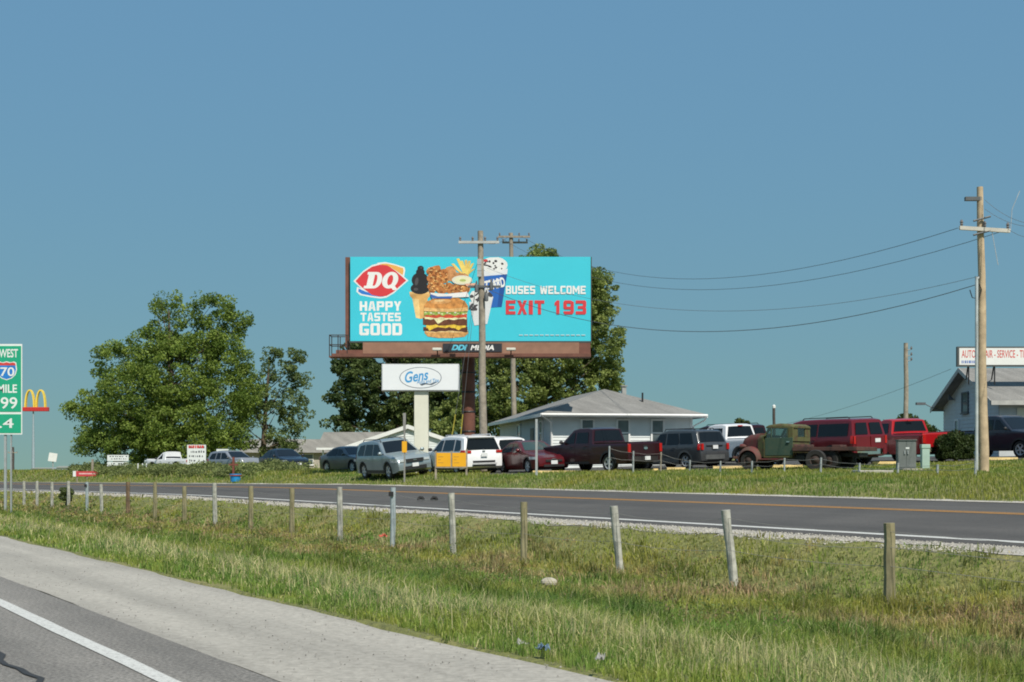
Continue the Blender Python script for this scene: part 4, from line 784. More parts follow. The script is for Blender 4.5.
o = thing('sign_post', 'tall bare steel channel post before the red sedan', 'post', at(536.5, 56)); mb = MB(); z_ = zat(419, 56) - o.location.z; mb.box(-.045, .045, -.02, .02, -.4, z_); mb.box(-.045, -.02, .02, .05, -.4, z_); mb.box(.02, .045, .02, .05, -.4, z_); mb.build('channel', GALV, o)

# ------------------------------------------------------------------ signs and street furniture
# green mile marker
mY = 50; mB = at(6, mY); mm = thing('mile_marker_sign', 'green mile marker sign reading West 70 Mile on steel posts', 'road sign', mB)
qu = lambda px: (px - 512) * mY / F - mB.x; qv = lambda py: zat(py, mY) - mB.z
SG = M('sign_green', (.016, .36, .205), .4, 0, .05, 2); SW = M('sign_reflective_white', (.74, .78, .77), .4, 0, .04, 2)
for px, q in ((4.8, .04), (10.6, .022)): mb = MB(); mb.box(qu(px) - q, qu(px) + q, .03, .10, -.5, qv(346)); mb.build('post', GALV, mm)
mb = MB(); mb.box(qu(-8), qu(22.2), -.01, .02, qv(434.5), qv(344)); pn = mb.build('sign_panel', SW, mm)
for a, b_ in ((346, 411.8), (414.2, 433)): mb = MB(); mb.box(qu(-7), qu(21.3), -.02, -.012, qv(b_), qv(a)); mb.build('panel_field', SG, pn)
def mtxt(body, x0, x1, y0, y1, m=SW, off=.02, y=-.024): mb = MB(); text_on(mb, body, qu(x0), qu(x1), qv(y1), qv(y0), y, 0, off); mb.build('lettering', m, pn)
mtxt('WEST', -.6, 18.2, 349, 357.5); mtxt('MILE', -2.2, 17.2, 384.5, 392.8); mtxt('199', -5, 17.5, 397.2, 408.8, off=.01); mtxt('.4', -1, 13.8, 418.3, 428, off=.01)
def shield(g): return [(6.8 + x * (1 + g), 370.6 + y * (1 + g)) for x, y in ((-9.2, -7.6), (-7, -8.6), (-3.5, -7.8), (0, -8.9), (3.5, -7.8), (7, -8.6), (9.2, -7.6), (10, -1), (8.6, 4), (5, 7.4), (0, 9.2), (-5, 7.4), (-8.6, 4), (-10, -1))]
mb = MB(); mb.poly([(qu(x), -.024, qv(y)) for x, y in shield(.05)]); mb.build('shield', SW, pn)
sh = shield(-.06); mb = MB(); mb.poly([(qu(x), -.028, qv(y)) for x, y in sh]); mb.build('shield', M('sign_blue2', (.025, .20, .58), .4), pn)
mb = MB(); mb.poly([(qu(x), -.031, qv(y)) for x, y in ((-2, 363.2), (.4, 362.4), (3.5, 363.1), (6.8, 362.2), (10, 363.1), (13.2, 362.4), (15.6, 363.2), (16, 365.4), (-2.4, 365.4))]); mb.build('shield', M('sign_red2', (.60, .06, .05), .4), pn)
mtxt('70', .6, 14.8, 367.3, 376.3, y=-.034, off=.015)
# golden arches on a tall pole far away
aY = 420; aB = at(34, aY); ar = thing('arches_sign', 'yellow double arch sign with red base on a tall thin pole', 'sign', aB)
au = lambda px: (px - 512) * aY / F - aB.x; av = lambda py: zat(py, aY) - aB.z
mb = MB(); mb.tube([(au(33.3), 0, -2), (au(33.3), 0, av(450)), (au(33.3), 0, av(405))], [.5, .42, .16], 10); mb.build('pole_shaft', M('pole_grey', (.30, .38, .43), .6), ar, 40)
AY = M('arch_yellow', (.84, .60, .07), .45)
for c in (30.0, 41.0):
    mb = MB(); path = []
    for i in range(15): t_ = math.pi * i / 14; path.append((c - 5.2 * math.cos(t_), 410 - 20.5 * math.sin(t_) ** .8))
    th_ = 1.45; inner = [(c + (x - c) * (1 - th_ / 5.2), 410 + (y - 410) * (1 - .9 * th_ / 20.5)) for x, y in path]
    vv = [(au(x), -.6, av(y)) for x, y in path] + [(au(x), -.6, av(y)) for x, y in inner] + [(au(x), .6, av(y)) for x, y in path] + [(au(x), .6, av(y)) for x, y in inner]; n_ = 15; fs = []
    for i in range(14): fs += [(i, i + 1, n_ + i + 1, n_ + i), (2 * n_ + i, 2 * n_ + i + 1, 3 * n_ + i + 1, 3 * n_ + i), (i, i + 1, 2 * n_ + i + 1, 2 * n_ + i), (n_ + i, n_ + i + 1, 3 * n_ + i + 1, 3 * n_ + i)]
    mb.add(vv, fs); mb.build('arch', AY, ar, 40)
mb = MB(); mb.box(au(23.2), au(48.6), -.8, .8, av(411.3), av(407.2)); mb.build('base_panel', M('arch_red', (.50, .03, .03), .5), ar, bev=.1)
# pale sign board and sheds far left
o = thing('far_sign', 'small blank white square sign board far beyond the fence', 'sign', at(52.5, 330)); k = 330 / F; z_ = zat(457, 330) - o.location.z; mb = MB(); mb.tube([(0, .3, -1), (0, .3, z_ - .5)], .16, 8); mb.build('post', GALV, o)
mb = MB(); mb.prism([(-1.05, z_ - .9), (.85, z_ - 1.15), (1.2, z_ + .75), (-.7, z_ + 1.05)], -.1, .1); mb.build('board', WHITE, o)
for px, Y, wd, yt, lb in ((64, 300, 1.6, 466, 'tiny white shed far away on the horizon beside the red banner'), (43, 380, 3.2, 467.5, 'low pale building far off under the yellow arches')):
    o = thing('far_shed', lb, 'building', at(px, Y)); h = zat(yt, Y) - o.location.z; mb = MB(); mb.box(-wd, wd, 0, 6, -.5, h * .7); mb.build('wall', SIDING, o); mb = MB(); mb.prism([(-wd - .2, h * .7), (wd + .2, h * .7), (wd * .6, h), (-wd * .6, h)], -.3, 6.3); mb.build('roof', GALV, o)
P6, b6, h6 = pole('utility_pole', 'slim dark distant pole beyond the green mile marker sign', 13, 210, 447, .22, .18, M('dark_wood', (.07, .06, .055), .9)); crossarm(P6, h6 - .9, -.7, .7)
def board(label, px0, px1, y0, y1, Y, rows, header=None, split=False, cat='sign', name='lot_sign', foot=None):
    cx = (px0 + px1) / 2; b_ = at(cx, Y); o = thing(name, label, cat, b_); k = Y / F; hw = (px1 - px0) / 2 * k; z0, z1 = zat(y1, Y) - b_.z, zat(y0, Y) - b_.z
    for sx in (-.75, .75): mb = MB(); mb.box(sx * hw - .05, sx * hw + .05, .03, .12, -.4, z1 - .1); mb.build('post', WHITE, o)
    parts = [(z0, z1)] if not split else [(z0, (z0 + z1) / 2 - .04), ((z0 + z1) / 2 + .04, z1)]
    for a, c in parts:
        mb = MB(); mb.box(-hw, hw, -.02, .02, a, c); p_ = mb.build('board', SW, o); n_ = rows; rr = random.Random(int(px0) + int(a * 10))
        mb = MB(); 
        for i in range(n_):
            zc = a + (c - a) * (i + .7) / (n_ + .5); x_ = -hw * .85 + rr.random() * hw * .25; hh = (c - a) / (n_ + .5) * .5
            while x_ < hw * .8:
                l_ = rr.uniform(.06, .22) * hw * .9
                if rr.random() < .8: mb.box(x_, min(x_ + l_, hw * .88), -.026, -.022, zc, zc + hh * rr.uniform(.6, 1))
                x_ += l_ + hw * rr.uniform(.05, .16)
        mb.build('lettering', M('letter_dark', (.05, .06, .07), .5), p_)
    if header:
        mb = MB(); x_ = -hw * .85
        for q in (.16, .12, .2, .14, .22, .15, .2): mb.box(x_, x_ + hw * q, -.03, -.026, z1 - (z1 - z0) * .17, z1 - (z1 - z0) * .03); x_ += hw * (q + .07)
        mb.build('header_letters', M('sign_red', (.62, .05, .04)), p_)
    return o
board('white changeable letter sign with two panels under the big tree', 107.3, 128.6, 455, 468, 113, 2, split=True)
board('white sign with red heading line and dark text by the pickup', 187.2, 206, 444.8, 464.5, 96, 4, header=True)
board('plain white sign board half hidden beyond the grey hatchback', 216.5, 228.5, 449, 460, 104, 1)
# red banner
o = thing('red_banner', 'low red and white banner staked at the lane entrance', 'banner', at(87, 112.5)); k = 112.5 / F; z0, z1 = zat(476.3, 112.5) - o.location.z, zat(471.2, 112.5) - o.location.z
z0 = max(z0, .05); z1 = max(z1, z0 + .4)
mb = MB(); mb.box(-11 * k, 13 * k, -.02, .02, z0, z1); mb.build('cloth', M('banner_red', (.52, .05, .06), .6), o); mb = MB(); mb.box(-14 * k, -11 * k - .003, -.025, .025, z0 - .02, z1 + .02); mb.build('end_panel', SW, o)
mb = MB(); mb.box(-8 * k, 9 * k, -.026, -.022, z0 + .16, z0 + .26); mb.build('lettering', M('banner_print', (.72, .45, .45), .5), o)
for q in (-10, 0, 11.5): mb = MB(); mb.box(q * k - .04, q * k + .04, .03, .09, -.4, z1 + .1); mb.build('stake', WOOD, o)
mb = MB(); mb.box(4 * k, 6 * k, .1, .22, -.4, z1 + .95); mb.build('stake', WOOD, o)
for px in (138, 142.5, 146.5):
    o = thing('white_stake', 'thin white stake standing in weeds before the white pickup', 'stake', at(px, 105), 0, 'white stakes by the white pickup'); z_ = zat(464, 105) - o.location.z; mb = MB(); mb.tube([(0, 0, -.2), (0, 0, z_)], .045, 6); mb.lathe([(.045, 0), (.03, .04), (0, .05)], 6, 'z', (0, 0, z_)); mb.build('shaft', WHITE, o)
# blue tub with red stand
o = thing('blue_tub', 'bright blue round tub sitting on the road edge', 'tub', at(235.5, 80)); mb = MB(); mb.lathe([(0, .02), (.26, .02), (.31, .42), (.335, .42), (.335, .47), (.29, .47), (.27, .1), (0, .1)], 18, 'z'); mb.build('tub', M('tub_blue', (.02, .27, .62), .4), o, 40); mb = MB(); mb.lathe([(.315, .36), (.35, .37), (.35, .40), (.315, .41)], 18, 'z'); mb.build('rim', M('tub_red', (.42, .08, .06), .5), o)
o = thing('red_hydrant_post', 'rusty red post with crossbar beside the blue tub', 'post', at(233.5, 82)); z_ = zat(457, 82) - o.location.z; mb = MB(); mb.box(-.06, .06, -.06, .06, -.2, z_); mb.build('post', M('rust_red', (.17, .05, .035), .7), o); mb = MB(); mb.box(-.26, .26, -.07, .07, z_ * .62, z_ * .62 + .1); mb.build('crossbar', M('rust_red', (.30, .07, .045)), o)
# yellow marker post
o = thing('yellow_marker_post', 'weathered post with small orange yellow marker plate beside silver SUV', 'marker post', at(404.5, 61.5)); z_ = zat(413, 61.5) - o.location.z; mb = MB(); mb.box(-.035, .035, -.02, .02, -.4, z_); mb.box(-.06, .06, -.03, -.021, z_ - .75, z_); mb.build('post', M('grey_post', (.24, .24, .23), .8), o)
OY = M('orange_yellow', (.80, .40, .015), .45, 0, .05, 2); a, c = zat(452.5, 61.5) - o.location.z, zat(441.3, 61.5) - o.location.z; mb = MB(); mb.box(-.105, .105, -.05, -.035, a, c); mb.build('plate', OY, o)
# double yellow panel
o = thing('yellow_panel_sign', 'pair of orange yellow panels on wooden posts before white SUV', 'sign', at(451.5, 60)); k = 60 / F; lz_ = lambda py: zat(py, 60) - o.location.z
for q in (-15.7, 0, 15): mb = MB(); mb.box(q * k - .04, q * k + .04, .0, .08, -.4 if q else lz_(467), lz_(451 if q < 10 else 449)); mb.build('post', WOOD, o)
for q0, q1 in ((-15, -.8), (.8, 14.5)):
    mb = MB(); mb.box(q0 * k, q1 * k, -.03, -.01, lz_(466.6), lz_(452.8)); pl = mb.build('panel', OY, o); mb = MB()
    for i in range(3): mb.box(q0 * k + .07, q0 * k + .07 + .22 * ((i * 2 + 3) % 4 + 1) / 4, -.034, -.031, lz_(457 + i * 3), lz_(456.4 + i * 3))
    mb.build('lettering', M('faded_print', (.50, .26, .04), .6), pl)
mb = MB(); mb.box(-15.5 * k, 15 * k, -.036, .004, lz_(468), lz_(466.8)); mb.build('rail', WOOD, o)
# electrical cabinet, pedestal, pad
cB = at(906, 50); o = thing('electrical_cabinet', 'grey two door electrical cabinet on a concrete pad', 'cabinet', cB, R(-12)); k = 50 / F; h = zat(440.5, 50) - cB.z
mb = MB(); mb.box(-.5, .55, -.4, .5, -.15, .09); mb.build('pad', CONC, o); GC = M('cabinet_grey', (.17, .19, .185), .5, .1, .1, 3)
mb = MB(); mb.box(-.33, .33, -.2, .25, .09, h); bd_ = mb.build('body', GC, o, bev=.015)
for a, c in ((-.31, -.01), (.01, .31)): mb = MB(); mb.box(a, c, -.215, -.202, .14, h - .05); dd = mb.build('door', GC, o); mb = MB(); mb.box(c - .06 if a < 0 else a + .03, c - .03 if a < 0 else a + .06, -.25, -.216, h * .55, h * .55 + .12); mb.build('handle', GALV, dd)
mb = MB(); mb.box(-.36, .36, -.24, .28, h, h + .03); mb.build('lid', GC, o); mb = MB(); mb.box(-.02, .1, -.222, -.217, h * .72, h * .72 + .06); mb.build('label_plate', SW, o)
o = thing('utility_pedestal', 'pale green telephone pedestal next to the electrical cabinet', 'pedestal', at(925, 51.5)); h = zat(445, 51.5) - o.location.z; PG = M('pedestal_green', (.36, .50, .44), .5, 0, .08, 3); mb = MB(); mb.box(-.14, .14, -.12, .12, -.1, h); mb.build('body', PG, o, bev=.02); mb = MB(); mb.box(-.16, .16, -.14, .14, h - .12, h + .02); mb.build('cap', PG, o, bev=.015)
o = thing('concrete_slab', 'flat pale concrete slab lying in the grass before the cabinet', 'slab', at(872, 47)); mb = MB(); mb.box(-.55, .55, -.6, .6, -.1, .13); mb.build('slab', CONC, o, bev=.02)
# wheel stops
WY = M('stop_yellow', (.66, .50, .22), .8, 0, .2, 4)
for px, Y, ln, rz, wh in ((554, 61.1, 1.85, 6, 'between the bare steel post and maroon pickup'), (637, 60.6, 1.8, 6, 'under the maroon pickup tailgate'), (728, 61.2, 1.3, 0, 'right behind the dark grey boxy SUV'), (676, 61.0, .8, 0, 'beside the rear wheel of the grey SUV'),
    (785, 60.4, 1.5, 5, 'behind the old truck cab'), (845, 60.3, 1.0, 5, 'behind the flatbed deck'), (890, 60.5, 1.6, 5, 'under the bright red pickup'), (1000, 61.5, 1.5, 0, 'at the navy pickup front wheel')):
    o = thing('wheel_stop', 'faded yellow timber wheel stop ' + wh, 'wheel stop', at(px, Y) + Vector((0, 0, .02)), R(rz), 'yellow wheel stops'); mb = MB(); mb.prism([(-.09, 0), (.09, 0), (.07, .12), (-.07, .12)], -ln / 2, ln / 2, 'x'); mb.build('timber', WY, o, bev=.01)
    for q in (-.35, .35): mb = MB(); mb.lathe([(.02, .12), (.02, .14), (0, .14)], 6, 'z', (q * ln, 0, 0)); mb.build('spike', BLACK, o)
# litter and oddments
def gp(px, py, z=0):                                   # where a sight line meets the ground
    for i in range(60):
        Y = 8 * 1.05 ** i; X = (px - 512) / F * Y
        if CH - (py - HOR) * Y / F <= gz(X, Y) + z: return Vector((X, Y, gz(X, Y) + z))
def rag(name, label, loc, size, mat, cat, seed, flat=.5):
    r_ = random.Random(seed); mb = MB(); n_ = 6; g_ = [[Vector(((i / n_ - .5) * size * 2 + r_.uniform(-.2, .2) * size, (j / n_ - .5) * size * 1.3 + r_.uniform(-.2, .2) * size, abs(r_.gauss(0, 1)) * size * flat)) for j in range(n_ + 1)] for i in range(n_ + 1)]
    for i in range(n_):
        for j in range(n_): mb.poly([g_[i][j], g_[i + 1][j], g_[i + 1][j + 1], g_[i][j + 1]])
    me = mb.mesh(name); o = link(name, me, mat); o.location = loc; o.rotation_euler = (0, 0, r_.uniform(0, 3)); return tag(o, label, cat)
rag('litter', 'crumpled blue and white plastic litter at the shoulder edge', gp(543, 655, .06), .06, M('litter_blue', (.16, .24, .32), .4, 0, .8, 14), 'litter', 1)
rag('litter', 'small white paper scrap lying just off the shoulder', gp(523, 650, .05), .045, M('litter_white', (.30, .30, .28), .6), 'litter', 2, .3)
rag('litter', 'pale plastic scrap caught in the straw grass', gp(600, 662, .1), .03, M('litter_white', (.6, .6, .58)), 'litter', 3, .8)
rag('litter', 'red scrap caught in the brown grass by the steel post', at(383, 33.5) + Vector((0, 0, .38)), .08, M('litter_red', (.62, .12, .08), .6), 'litter', 4, .6)
o = thing('tyre_scrap', 'two black pieces of shredded tyre lying on the road', 'debris', gp(427, 503, .02)); 
for q in (-.2, .22): mb = MB(); mb.tube([(q - .1, 0, .03), (q - .03, .05, .08), (q + .06, .02, .07), (q + .11, -.04, .03)], [.03, .06, .06, .03], 7); mb.build('rubber_piece', RUBBER, o, 50)
mb = MB(); mb.blob((0, 0, .1), (.13, .10, .08), 12, 8); rk = mb.build('pale_rock', M('rock', (.40, .37, .30), .9, 0, .2, 8, .5)); rk.location = at(549, 21.5) + Vector((0, 0, .05)); tag(rk, 'pale round rock half hidden in the ditch grass', 'rock')

# ------------------------------------------------------------------ vehicles (x forward, y left, z up)
WHEELS = {}
def wheel_meshes(r, wd, style):
    key = (r, wd, style)
    if key in WHEELS: return WHEELS[key]
    rr = r * .64 if style != 'old' else r * .55
    mb = MB(); mb.lathe([(rr, -wd / 2 + .01), (r * .93, -wd / 2), (r, -wd / 2 + .04), (r, wd / 2 - .04), (r * .93, wd / 2), (rr, wd / 2 - .01), (rr, -wd / 2 + .01)], 28); ty = mb.mesh('wheel', 35)
    mb = MB()                                             # outer face at +y
    if style == 'old':
        mb.lathe([(rr, wd / 2 - .03), (rr * .85, wd / 2 - .05), (rr * .45, wd / 2 - .01), (rr * .3, wd / 2 + .02), (0, wd / 2 + .03)], 20)
    else:
        mb.lathe([(rr, wd / 2 - .012), (rr * .92, wd / 2 - .02), (rr * .9, wd / 2 - .07), (rr * .9, -wd / 2 + .02)], 24); mb.lathe([(rr * .24, wd / 2 - .05), (rr * .22, wd / 2 - .012), (0, wd / 2 - .008)], 12)
        ns = 5 if style == 'five' else 6
        for i in range(ns):
            m = Matrix.Rotation(2 * math.pi * i / ns + .3, 3, 'Y'); mb.box(rr * .12, rr * .93, wd / 2 - .06, wd / 2 - .018, -rr * .12, rr * .12, mat=m)
    rim = mb.mesh('rim', 35)
    mb = MB(); mb.lathe([(rr * .9, wd / 2 - .09), (0, wd / 2 - .09)], 20); hub = mb.mesh('brake_disc', 35)
    WHEELS[key] = (ty, rim, hub); return WHEELS[key]
def put_wheel(root, x, y, r, wd, style, rimmat=None):
    ty, rim, hub = wheel_meshes(r, wd, style); o = link('wheel', ty, RUBBER, root); o.location = (x, y, r)
    if y < 0: o.rotation_euler = (0, 0, math.pi)
    a = bpy.data.objects.new('rim', rim); COL.objects.link(a); a.parent = o
    if not rim.materials: rim.materials.append(ALLOY)
    if rimmat: a.material_slots[0].link = 'OBJECT'; a.material_slots[0].material = rimmat
    if style != 'old': link('brake_disc', hub, BLACK, o)
class Car:
    def __init__(s, name, label, cat, px, Y, head, S, col, group=None, lift=0):
        s.S = S; s.root = thing(name, label, cat, at(px, Y) + Vector((0, 0, lift)), math.atan2(head[1], head[0]), group)
        # sit level with the slope under the wheels
        b_ = s.root.location; hx, hy = Vector(head).normalized(); Lh = S['L'] * .32
        zf, zr = gz(b_.x + hx * Lh, b_.y + hy * Lh), gz(b_.x - hx * Lh, b_.y - hy * Lh); zl, zrt = gz(b_.x - hy * .8, b_.y + hx * .8), gz(b_.x + hy * .8, b_.y - hx * .8)
        s.root.location.z = (zf + zr) / 2 + lift + .01; s.root.rotation_euler = (math.atan2(zl - zrt, 1.6), -math.atan2(zf - zr, 2 * Lh), math.atan2(head[1], head[0]))
        s.P = S['prof']; s.xs = np.array([p[0] for p in s.P][::-1]); s.zs = np.array([p[1] for p in s.P][::-1]); s.col = col; s.body()
    def zt(s, x): return float(np.interp(x, s.xs, s.zs))
    def plan(s, x):
        S = s.S; h = S['L'] / 2
        for sg, L0, k in ((1, S.get('fl', .7), S.get('fk', .2)), (-1, S.get('rl', .5), S.get('rk', .1))):
            t_ = (sg * x - (h - L0)) / L0
            if t_ > 0: return 1 - k * min(t_, 1) ** 2.2
        return 1
    def w(s, x, z):
        S = s.S; hw = S['W'] / 2 * s.plan(x); b_ = S['belt']
        if z > b_: return hw - .03 - S['tum'] * (z - b_)
        return hw - .03 * max(0, (z - (b_ - .18)) / .18) ** 2 - .05 * max(0, (b_ * .62 - z) / (b_ * .62)) ** 1.5
    def body(s):
        S = s.S; h = S['L'] / 2; cl = S.get('cl', .26); Rw = S['r'] + S.get('gap', .07); xs = set(np.round(np.linspace(-h, h, 44), 4)) | {p[0] for p in s.P}
        for xw in (S['xf'], S['xr']):
            xs = {x for x in xs if abs(x - xw) > Rw}
            xs |= {xw + Rw * math.cos(a) for a in np.linspace(0, math.pi, 13)} | {xw - Rw - .002, xw + Rw + .002} | {p[0] for p in s.P if abs(p[0] - xw) <= Rw}
        xs = sorted(xs); rings = []
        for x in xs:
            zt = s.zt(x); zb = cl + .12 * max(0, (abs(x) - h + .5) / .5) ** 2
            for xw in (S['xf'], S['xr']):
                if abs(x - xw) <= Rw + .0005: zb = max(zb, S['r'] + math.sqrt(max(0, Rw * Rw - (x - xw) ** 2)) * .98)
            zb = min(zb, zt - .12); rr = min(S.get('rr', .08), (zt - zb) * .3); top = zt - rr; m = min(S['belt'], zb + (top - zb) * .8)
            zl = list(np.linspace(zb, m, 6)) + list(np.linspace(m, top, 5))[1:]
            half = [(s.w(x, z), z) for z in zl]; wt = half[-1][0]
            half += [(wt - rr * 1.15 * (1 - math.cos(a)), top + rr * math.sin(a)) for a in (.45, .9, 1.57)]
            yi = half[-1][0]; half += [(yi * .6, zt + .012), (0, zt + .018)]
            rings.append([(x, 0, zb)] + [(x, y, z) for y, z in half] + [(x, -y, z) for y, z in half[::-1][1:]])
        n = len(rings[0]); mb = MB(); fs = []
        for i in range(len(rings) - 1):
            for k in range(n): k2 = (k + 1) % n; fs.append((i * n + k, i * n + k2, (i + 1) * n + k2, (i + 1) * n + k))
        fs += [tuple(range(n)), tuple(range((len(rings) - 1) * n, len(rings) * n))[::-1]]
        mb.add([q for r in rings for q in r], fs); s.b = mb.build('body', s.col, s.root, 38)
        mb = MB(); mb.box(-h + .25, h - .3, -S['W'] / 2 + .3, S['W'] / 2 - .3, cl - .04, min(.85, S['belt'] - .15)); mb.build('underbody', BLACK, s.root)
        for xw in (S['xf'], S['xr']):
            for sg in (1, -1):
                put_wheel(s.root, xw, sg * (S['W'] / 2 - S.get('tw', .24) / 2 - .03), S['r'], S.get('tw', .24), S.get('rim', 'five'), S.get('rimmat'))
                mb = MB()                                 # arch lip
                prev = None
                for a in np.linspace(-.15, math.pi + .15, 15):
                    pr = []
                    for ra in (Rw - .035, Rw + S.get('lip', .015)):
                        x, z = xw + ra * math.cos(a), max(cl, S['r'] + ra * math.sin(a)); pr.append((x, sg * (s.w(x, z) + .008), z))
                    if prev: mb.poly([prev[0], prev[1], pr[1], pr[0]])
                    prev = pr
                mb.build('wheel_arch', S.get('archmat', BLACK), s.root, 60)
    def side(s, name, pts, mat, sides=(1, -1), off=.014, par=None):
        for sg in sides: mb = MB(); mb.poly([(x, sg * (s.w(x, z) + off), z) for x, z in pts]); o = mb.build(name, mat, par or s.root)
        return o
    def patch(s, name, x0, x1, z0, z1, mat, sides=(1, -1), off=.006, nx=4, nz=5):
        o = None
        for sg in sides:
            mb = MB(); g = [[(x0 + (x1 - x0) * i / nx, z0 + (z1 - z0) * j / nz) for j in range(nz + 1)] for i in range(nx + 1)]
            g = [[(x, sg * (s.w(x, z) + off), z) for x, z in r] for r in g]
            for i in range(nx):
                for j in range(nz): mb.poly([g[i][j], g[i + 1][j], g[i + 1][j + 1], g[i][j + 1]])
            o = mb.build(name, mat, s.root, 60)
            if name == 'door':
                for hx in [x0 + .1]: mb = MB(); z = z1 - .14; mb.box(hx, hx + .2, sg * (s.w(hx, z) + .008) - .02, sg * (s.w(hx, z) + .008) + .02, z, z + .035); mb.build('handle', s.S.get('handle', s.col), o, bev=.008)
        return o
    def top(s, name, A, B_, ia, ib, mat, off=.022):      # pane lying on the roof profile between A and B
        d = Vector((B_[0] - A[0], B_[1] - A[1])).normalized(); n = Vector((-d.y, d.x)); n = n if n.y > 0 else -n
        if abs(n.y) < .08: n = Vector((math.copysign(1, A[0]), 0))
        mb = MB(); wa, wb = s.w(*A) - ia, s.w(*B_) - ib; a, b_ = Vector(A) + n * off, Vector(B_) + n * off
        k = [-1, -.6, 0, .6, 1]; cr = [-.008, 0, .005, 0, -.008]
        for i in range(4): mb.poly([(a.x, wa * k[i], a.y + cr[i]), (a.x, wa * k[i + 1], a.y + cr[i + 1]), (b_.x, wb * k[i + 1], b_.y + cr[i + 1]), (b_.x, wb * k[i], b_.y + cr[i])])
        return mb.build(name, mat, s.root, 60)
    def end(s, name, front, y0, y1, z0, z1, mat, t=.03, mirror=False, bev=.008, out=0):
        x = (1 if front else -1) * (s.S['L'] / 2 + out)
        for sg in ((1, -1) if mirror else (1,)): mb = MB(); ya, yb = sorted((sg * y0, sg * y1)); mb.box(min(x - t, x + t), max(x - t, x + t), ya, yb, z0, z1); o = mb.build(name, mat, s.root, bev=bev)
        return o
    def mirrors(s, x, z, mat):
        for sg in (1, -1):
            y = s.w(x, z); mb = MB(); mb.blob((x, sg * (y + .16), z + .05), (.07, .11, .085), 8, 6); o = mb.build('mirror', mat, s.root, 60); mb = MB(); mb.box(x - .02, x + .03, sg * (y + .04) - .06, sg * (y + .04) + .06, z, z + .03); mb.build('mirror_arm', BLACK, o)
    def rails(s, x0, x1, y, z, mat):
        for sg in (1, -1):
            mb = MB(); mb.tube([(x0, sg * y, s.zt(x0)), (x0 - .1, sg * y, z), (x1 + .1, sg * y, z), (x1, sg * y, s.zt(x1))], .022, 6); mb.build('roof_rail', mat, s.root, 50)
    def bar(s, name, front, z0, z1, mat, inset=.0, depth=.16, out=.06, drop=0):     # wrap-around bumper
        h = s.S['L'] / 2; sg = 1 if front else -1; mb = MB(); W2 = s.S['W'] / 2 - inset; n = 9
        o_ = [(sg * (h + out - depth * 1.6 * abs(t_) ** 4), W2 * t_ * .98) for t_ in np.linspace(-1, 1, n)]; i_ = [(x - sg * depth, y * .97) for x, y in o_]
        mb.prism(o_ + i_[::-1], z0, z1, 'z'); return mb.build(name, mat, s.root, 40)
    def plate(s, front, z, y=0, out=.04): s.end('licence_plate', front, y - .155, y + .155, z, z + .16, PLATE, .008, bev=0, out=out)

def suv_spec(L, W, H, **k):
    h = L / 2; S = dict(L=L, W=W, belt=H * .60, tum=.30, r=.36, xf=h - .93, xr=-h + 1.0, cl=.24, rr=.10, fl=.9, fk=.24, rl=.45, rk=.10)
    S['prof'] = [(h, .58), (h - .03, .78), (h - .22, .96), (h - .9, H * .615), (h - 1.22, H * .635), (h - 2.08, H * .955), (h - 2.6, H), (-.6, H), (-h + .62, H * .965), (-h + .3, H * .925), (-h + .10, H * .60), (-h + .03, H * .54), (-h, .56)]
    S.update(k); return S
def suv_glass(c, H):
    h = c.S['L'] / 2; b_ = c.S['belt'] + .015; zt = H * .895
    c.top('windscreen', (h - 1.28, H * .655), (h - 2.02, H * .935), .10, .16, GLASS); c.top('rear_window', (-h + .285, H * .90), (-h + .11, H * .62), .12, .07, GLASS)
    c.side('window', [(h - 1.45, b_), (h - 2.05, zt - .02), (h - 2.48, zt), (h - 2.42, b_)], GLASS); c.side('window', [(h - 2.52, b_), (h - 2.58, zt), (-h + 1.28, zt), (-h + 1.22, b_)], GLASS)
    c.side('window', [(-h + 1.12, b_), (-h + 1.16, zt), (-h + .62, zt - .05), (-h + .42, b_ + .12), (-h + .5, b_)], GLASS)
    c.patch('door', h - 2.44, h - 1.42, .42, b_ - .03, c.col); c.patch('door', -h + 1.42, h - 2.48, .42, b_ - .03, c.col)
# 1 silver SUV, front towards the right
SIL = paint('silver_blue_paint', (.30, .36, .38), .55, .35); H = 1.74
c = Car('parked_suv', 'silver blue SUV parked on grass behind the yellow marker post', 'SUV', 394.5, 65, (.49, -.87), suv_spec(4.62, 1.88, H, fl=.7, fk=.15, rk=.14), SIL, 'vehicles parked outside the houses'); suv_glass(c, H)
c.patch('headlight', 1.75, 2.24, .72, .90, HEADL, off=.012); c.end('headlight', True, .46, .72, .72, .82, HEADL, .05, True, out=-.03); c.end('grille', True, -.42, .42, .68, .84, BLACK, .05); c.end('lower_grille', True, -.55, .55, .36, .52, BLACK, .05); c.end('fog_lamp', True, .62, .78, .42, .56, HEADL, .045, True, out=-.12); c.plate(True, .48, 0, .06); c.end('emblem', True, -.08, .08, .75, .80, CHROME, .06)
c.mirrors(1.0, 1.1, SIL); c.patch('sill_trim', -1.0, 1.05, .25, .40, BLACK, off=.012); c.rails(.3, -1.7, .62, 1.765, BLACK); c.patch('tail_light', -2.3, -2.05, .85, 1.12, TAILL, off=.012); c.plate(False, .8)
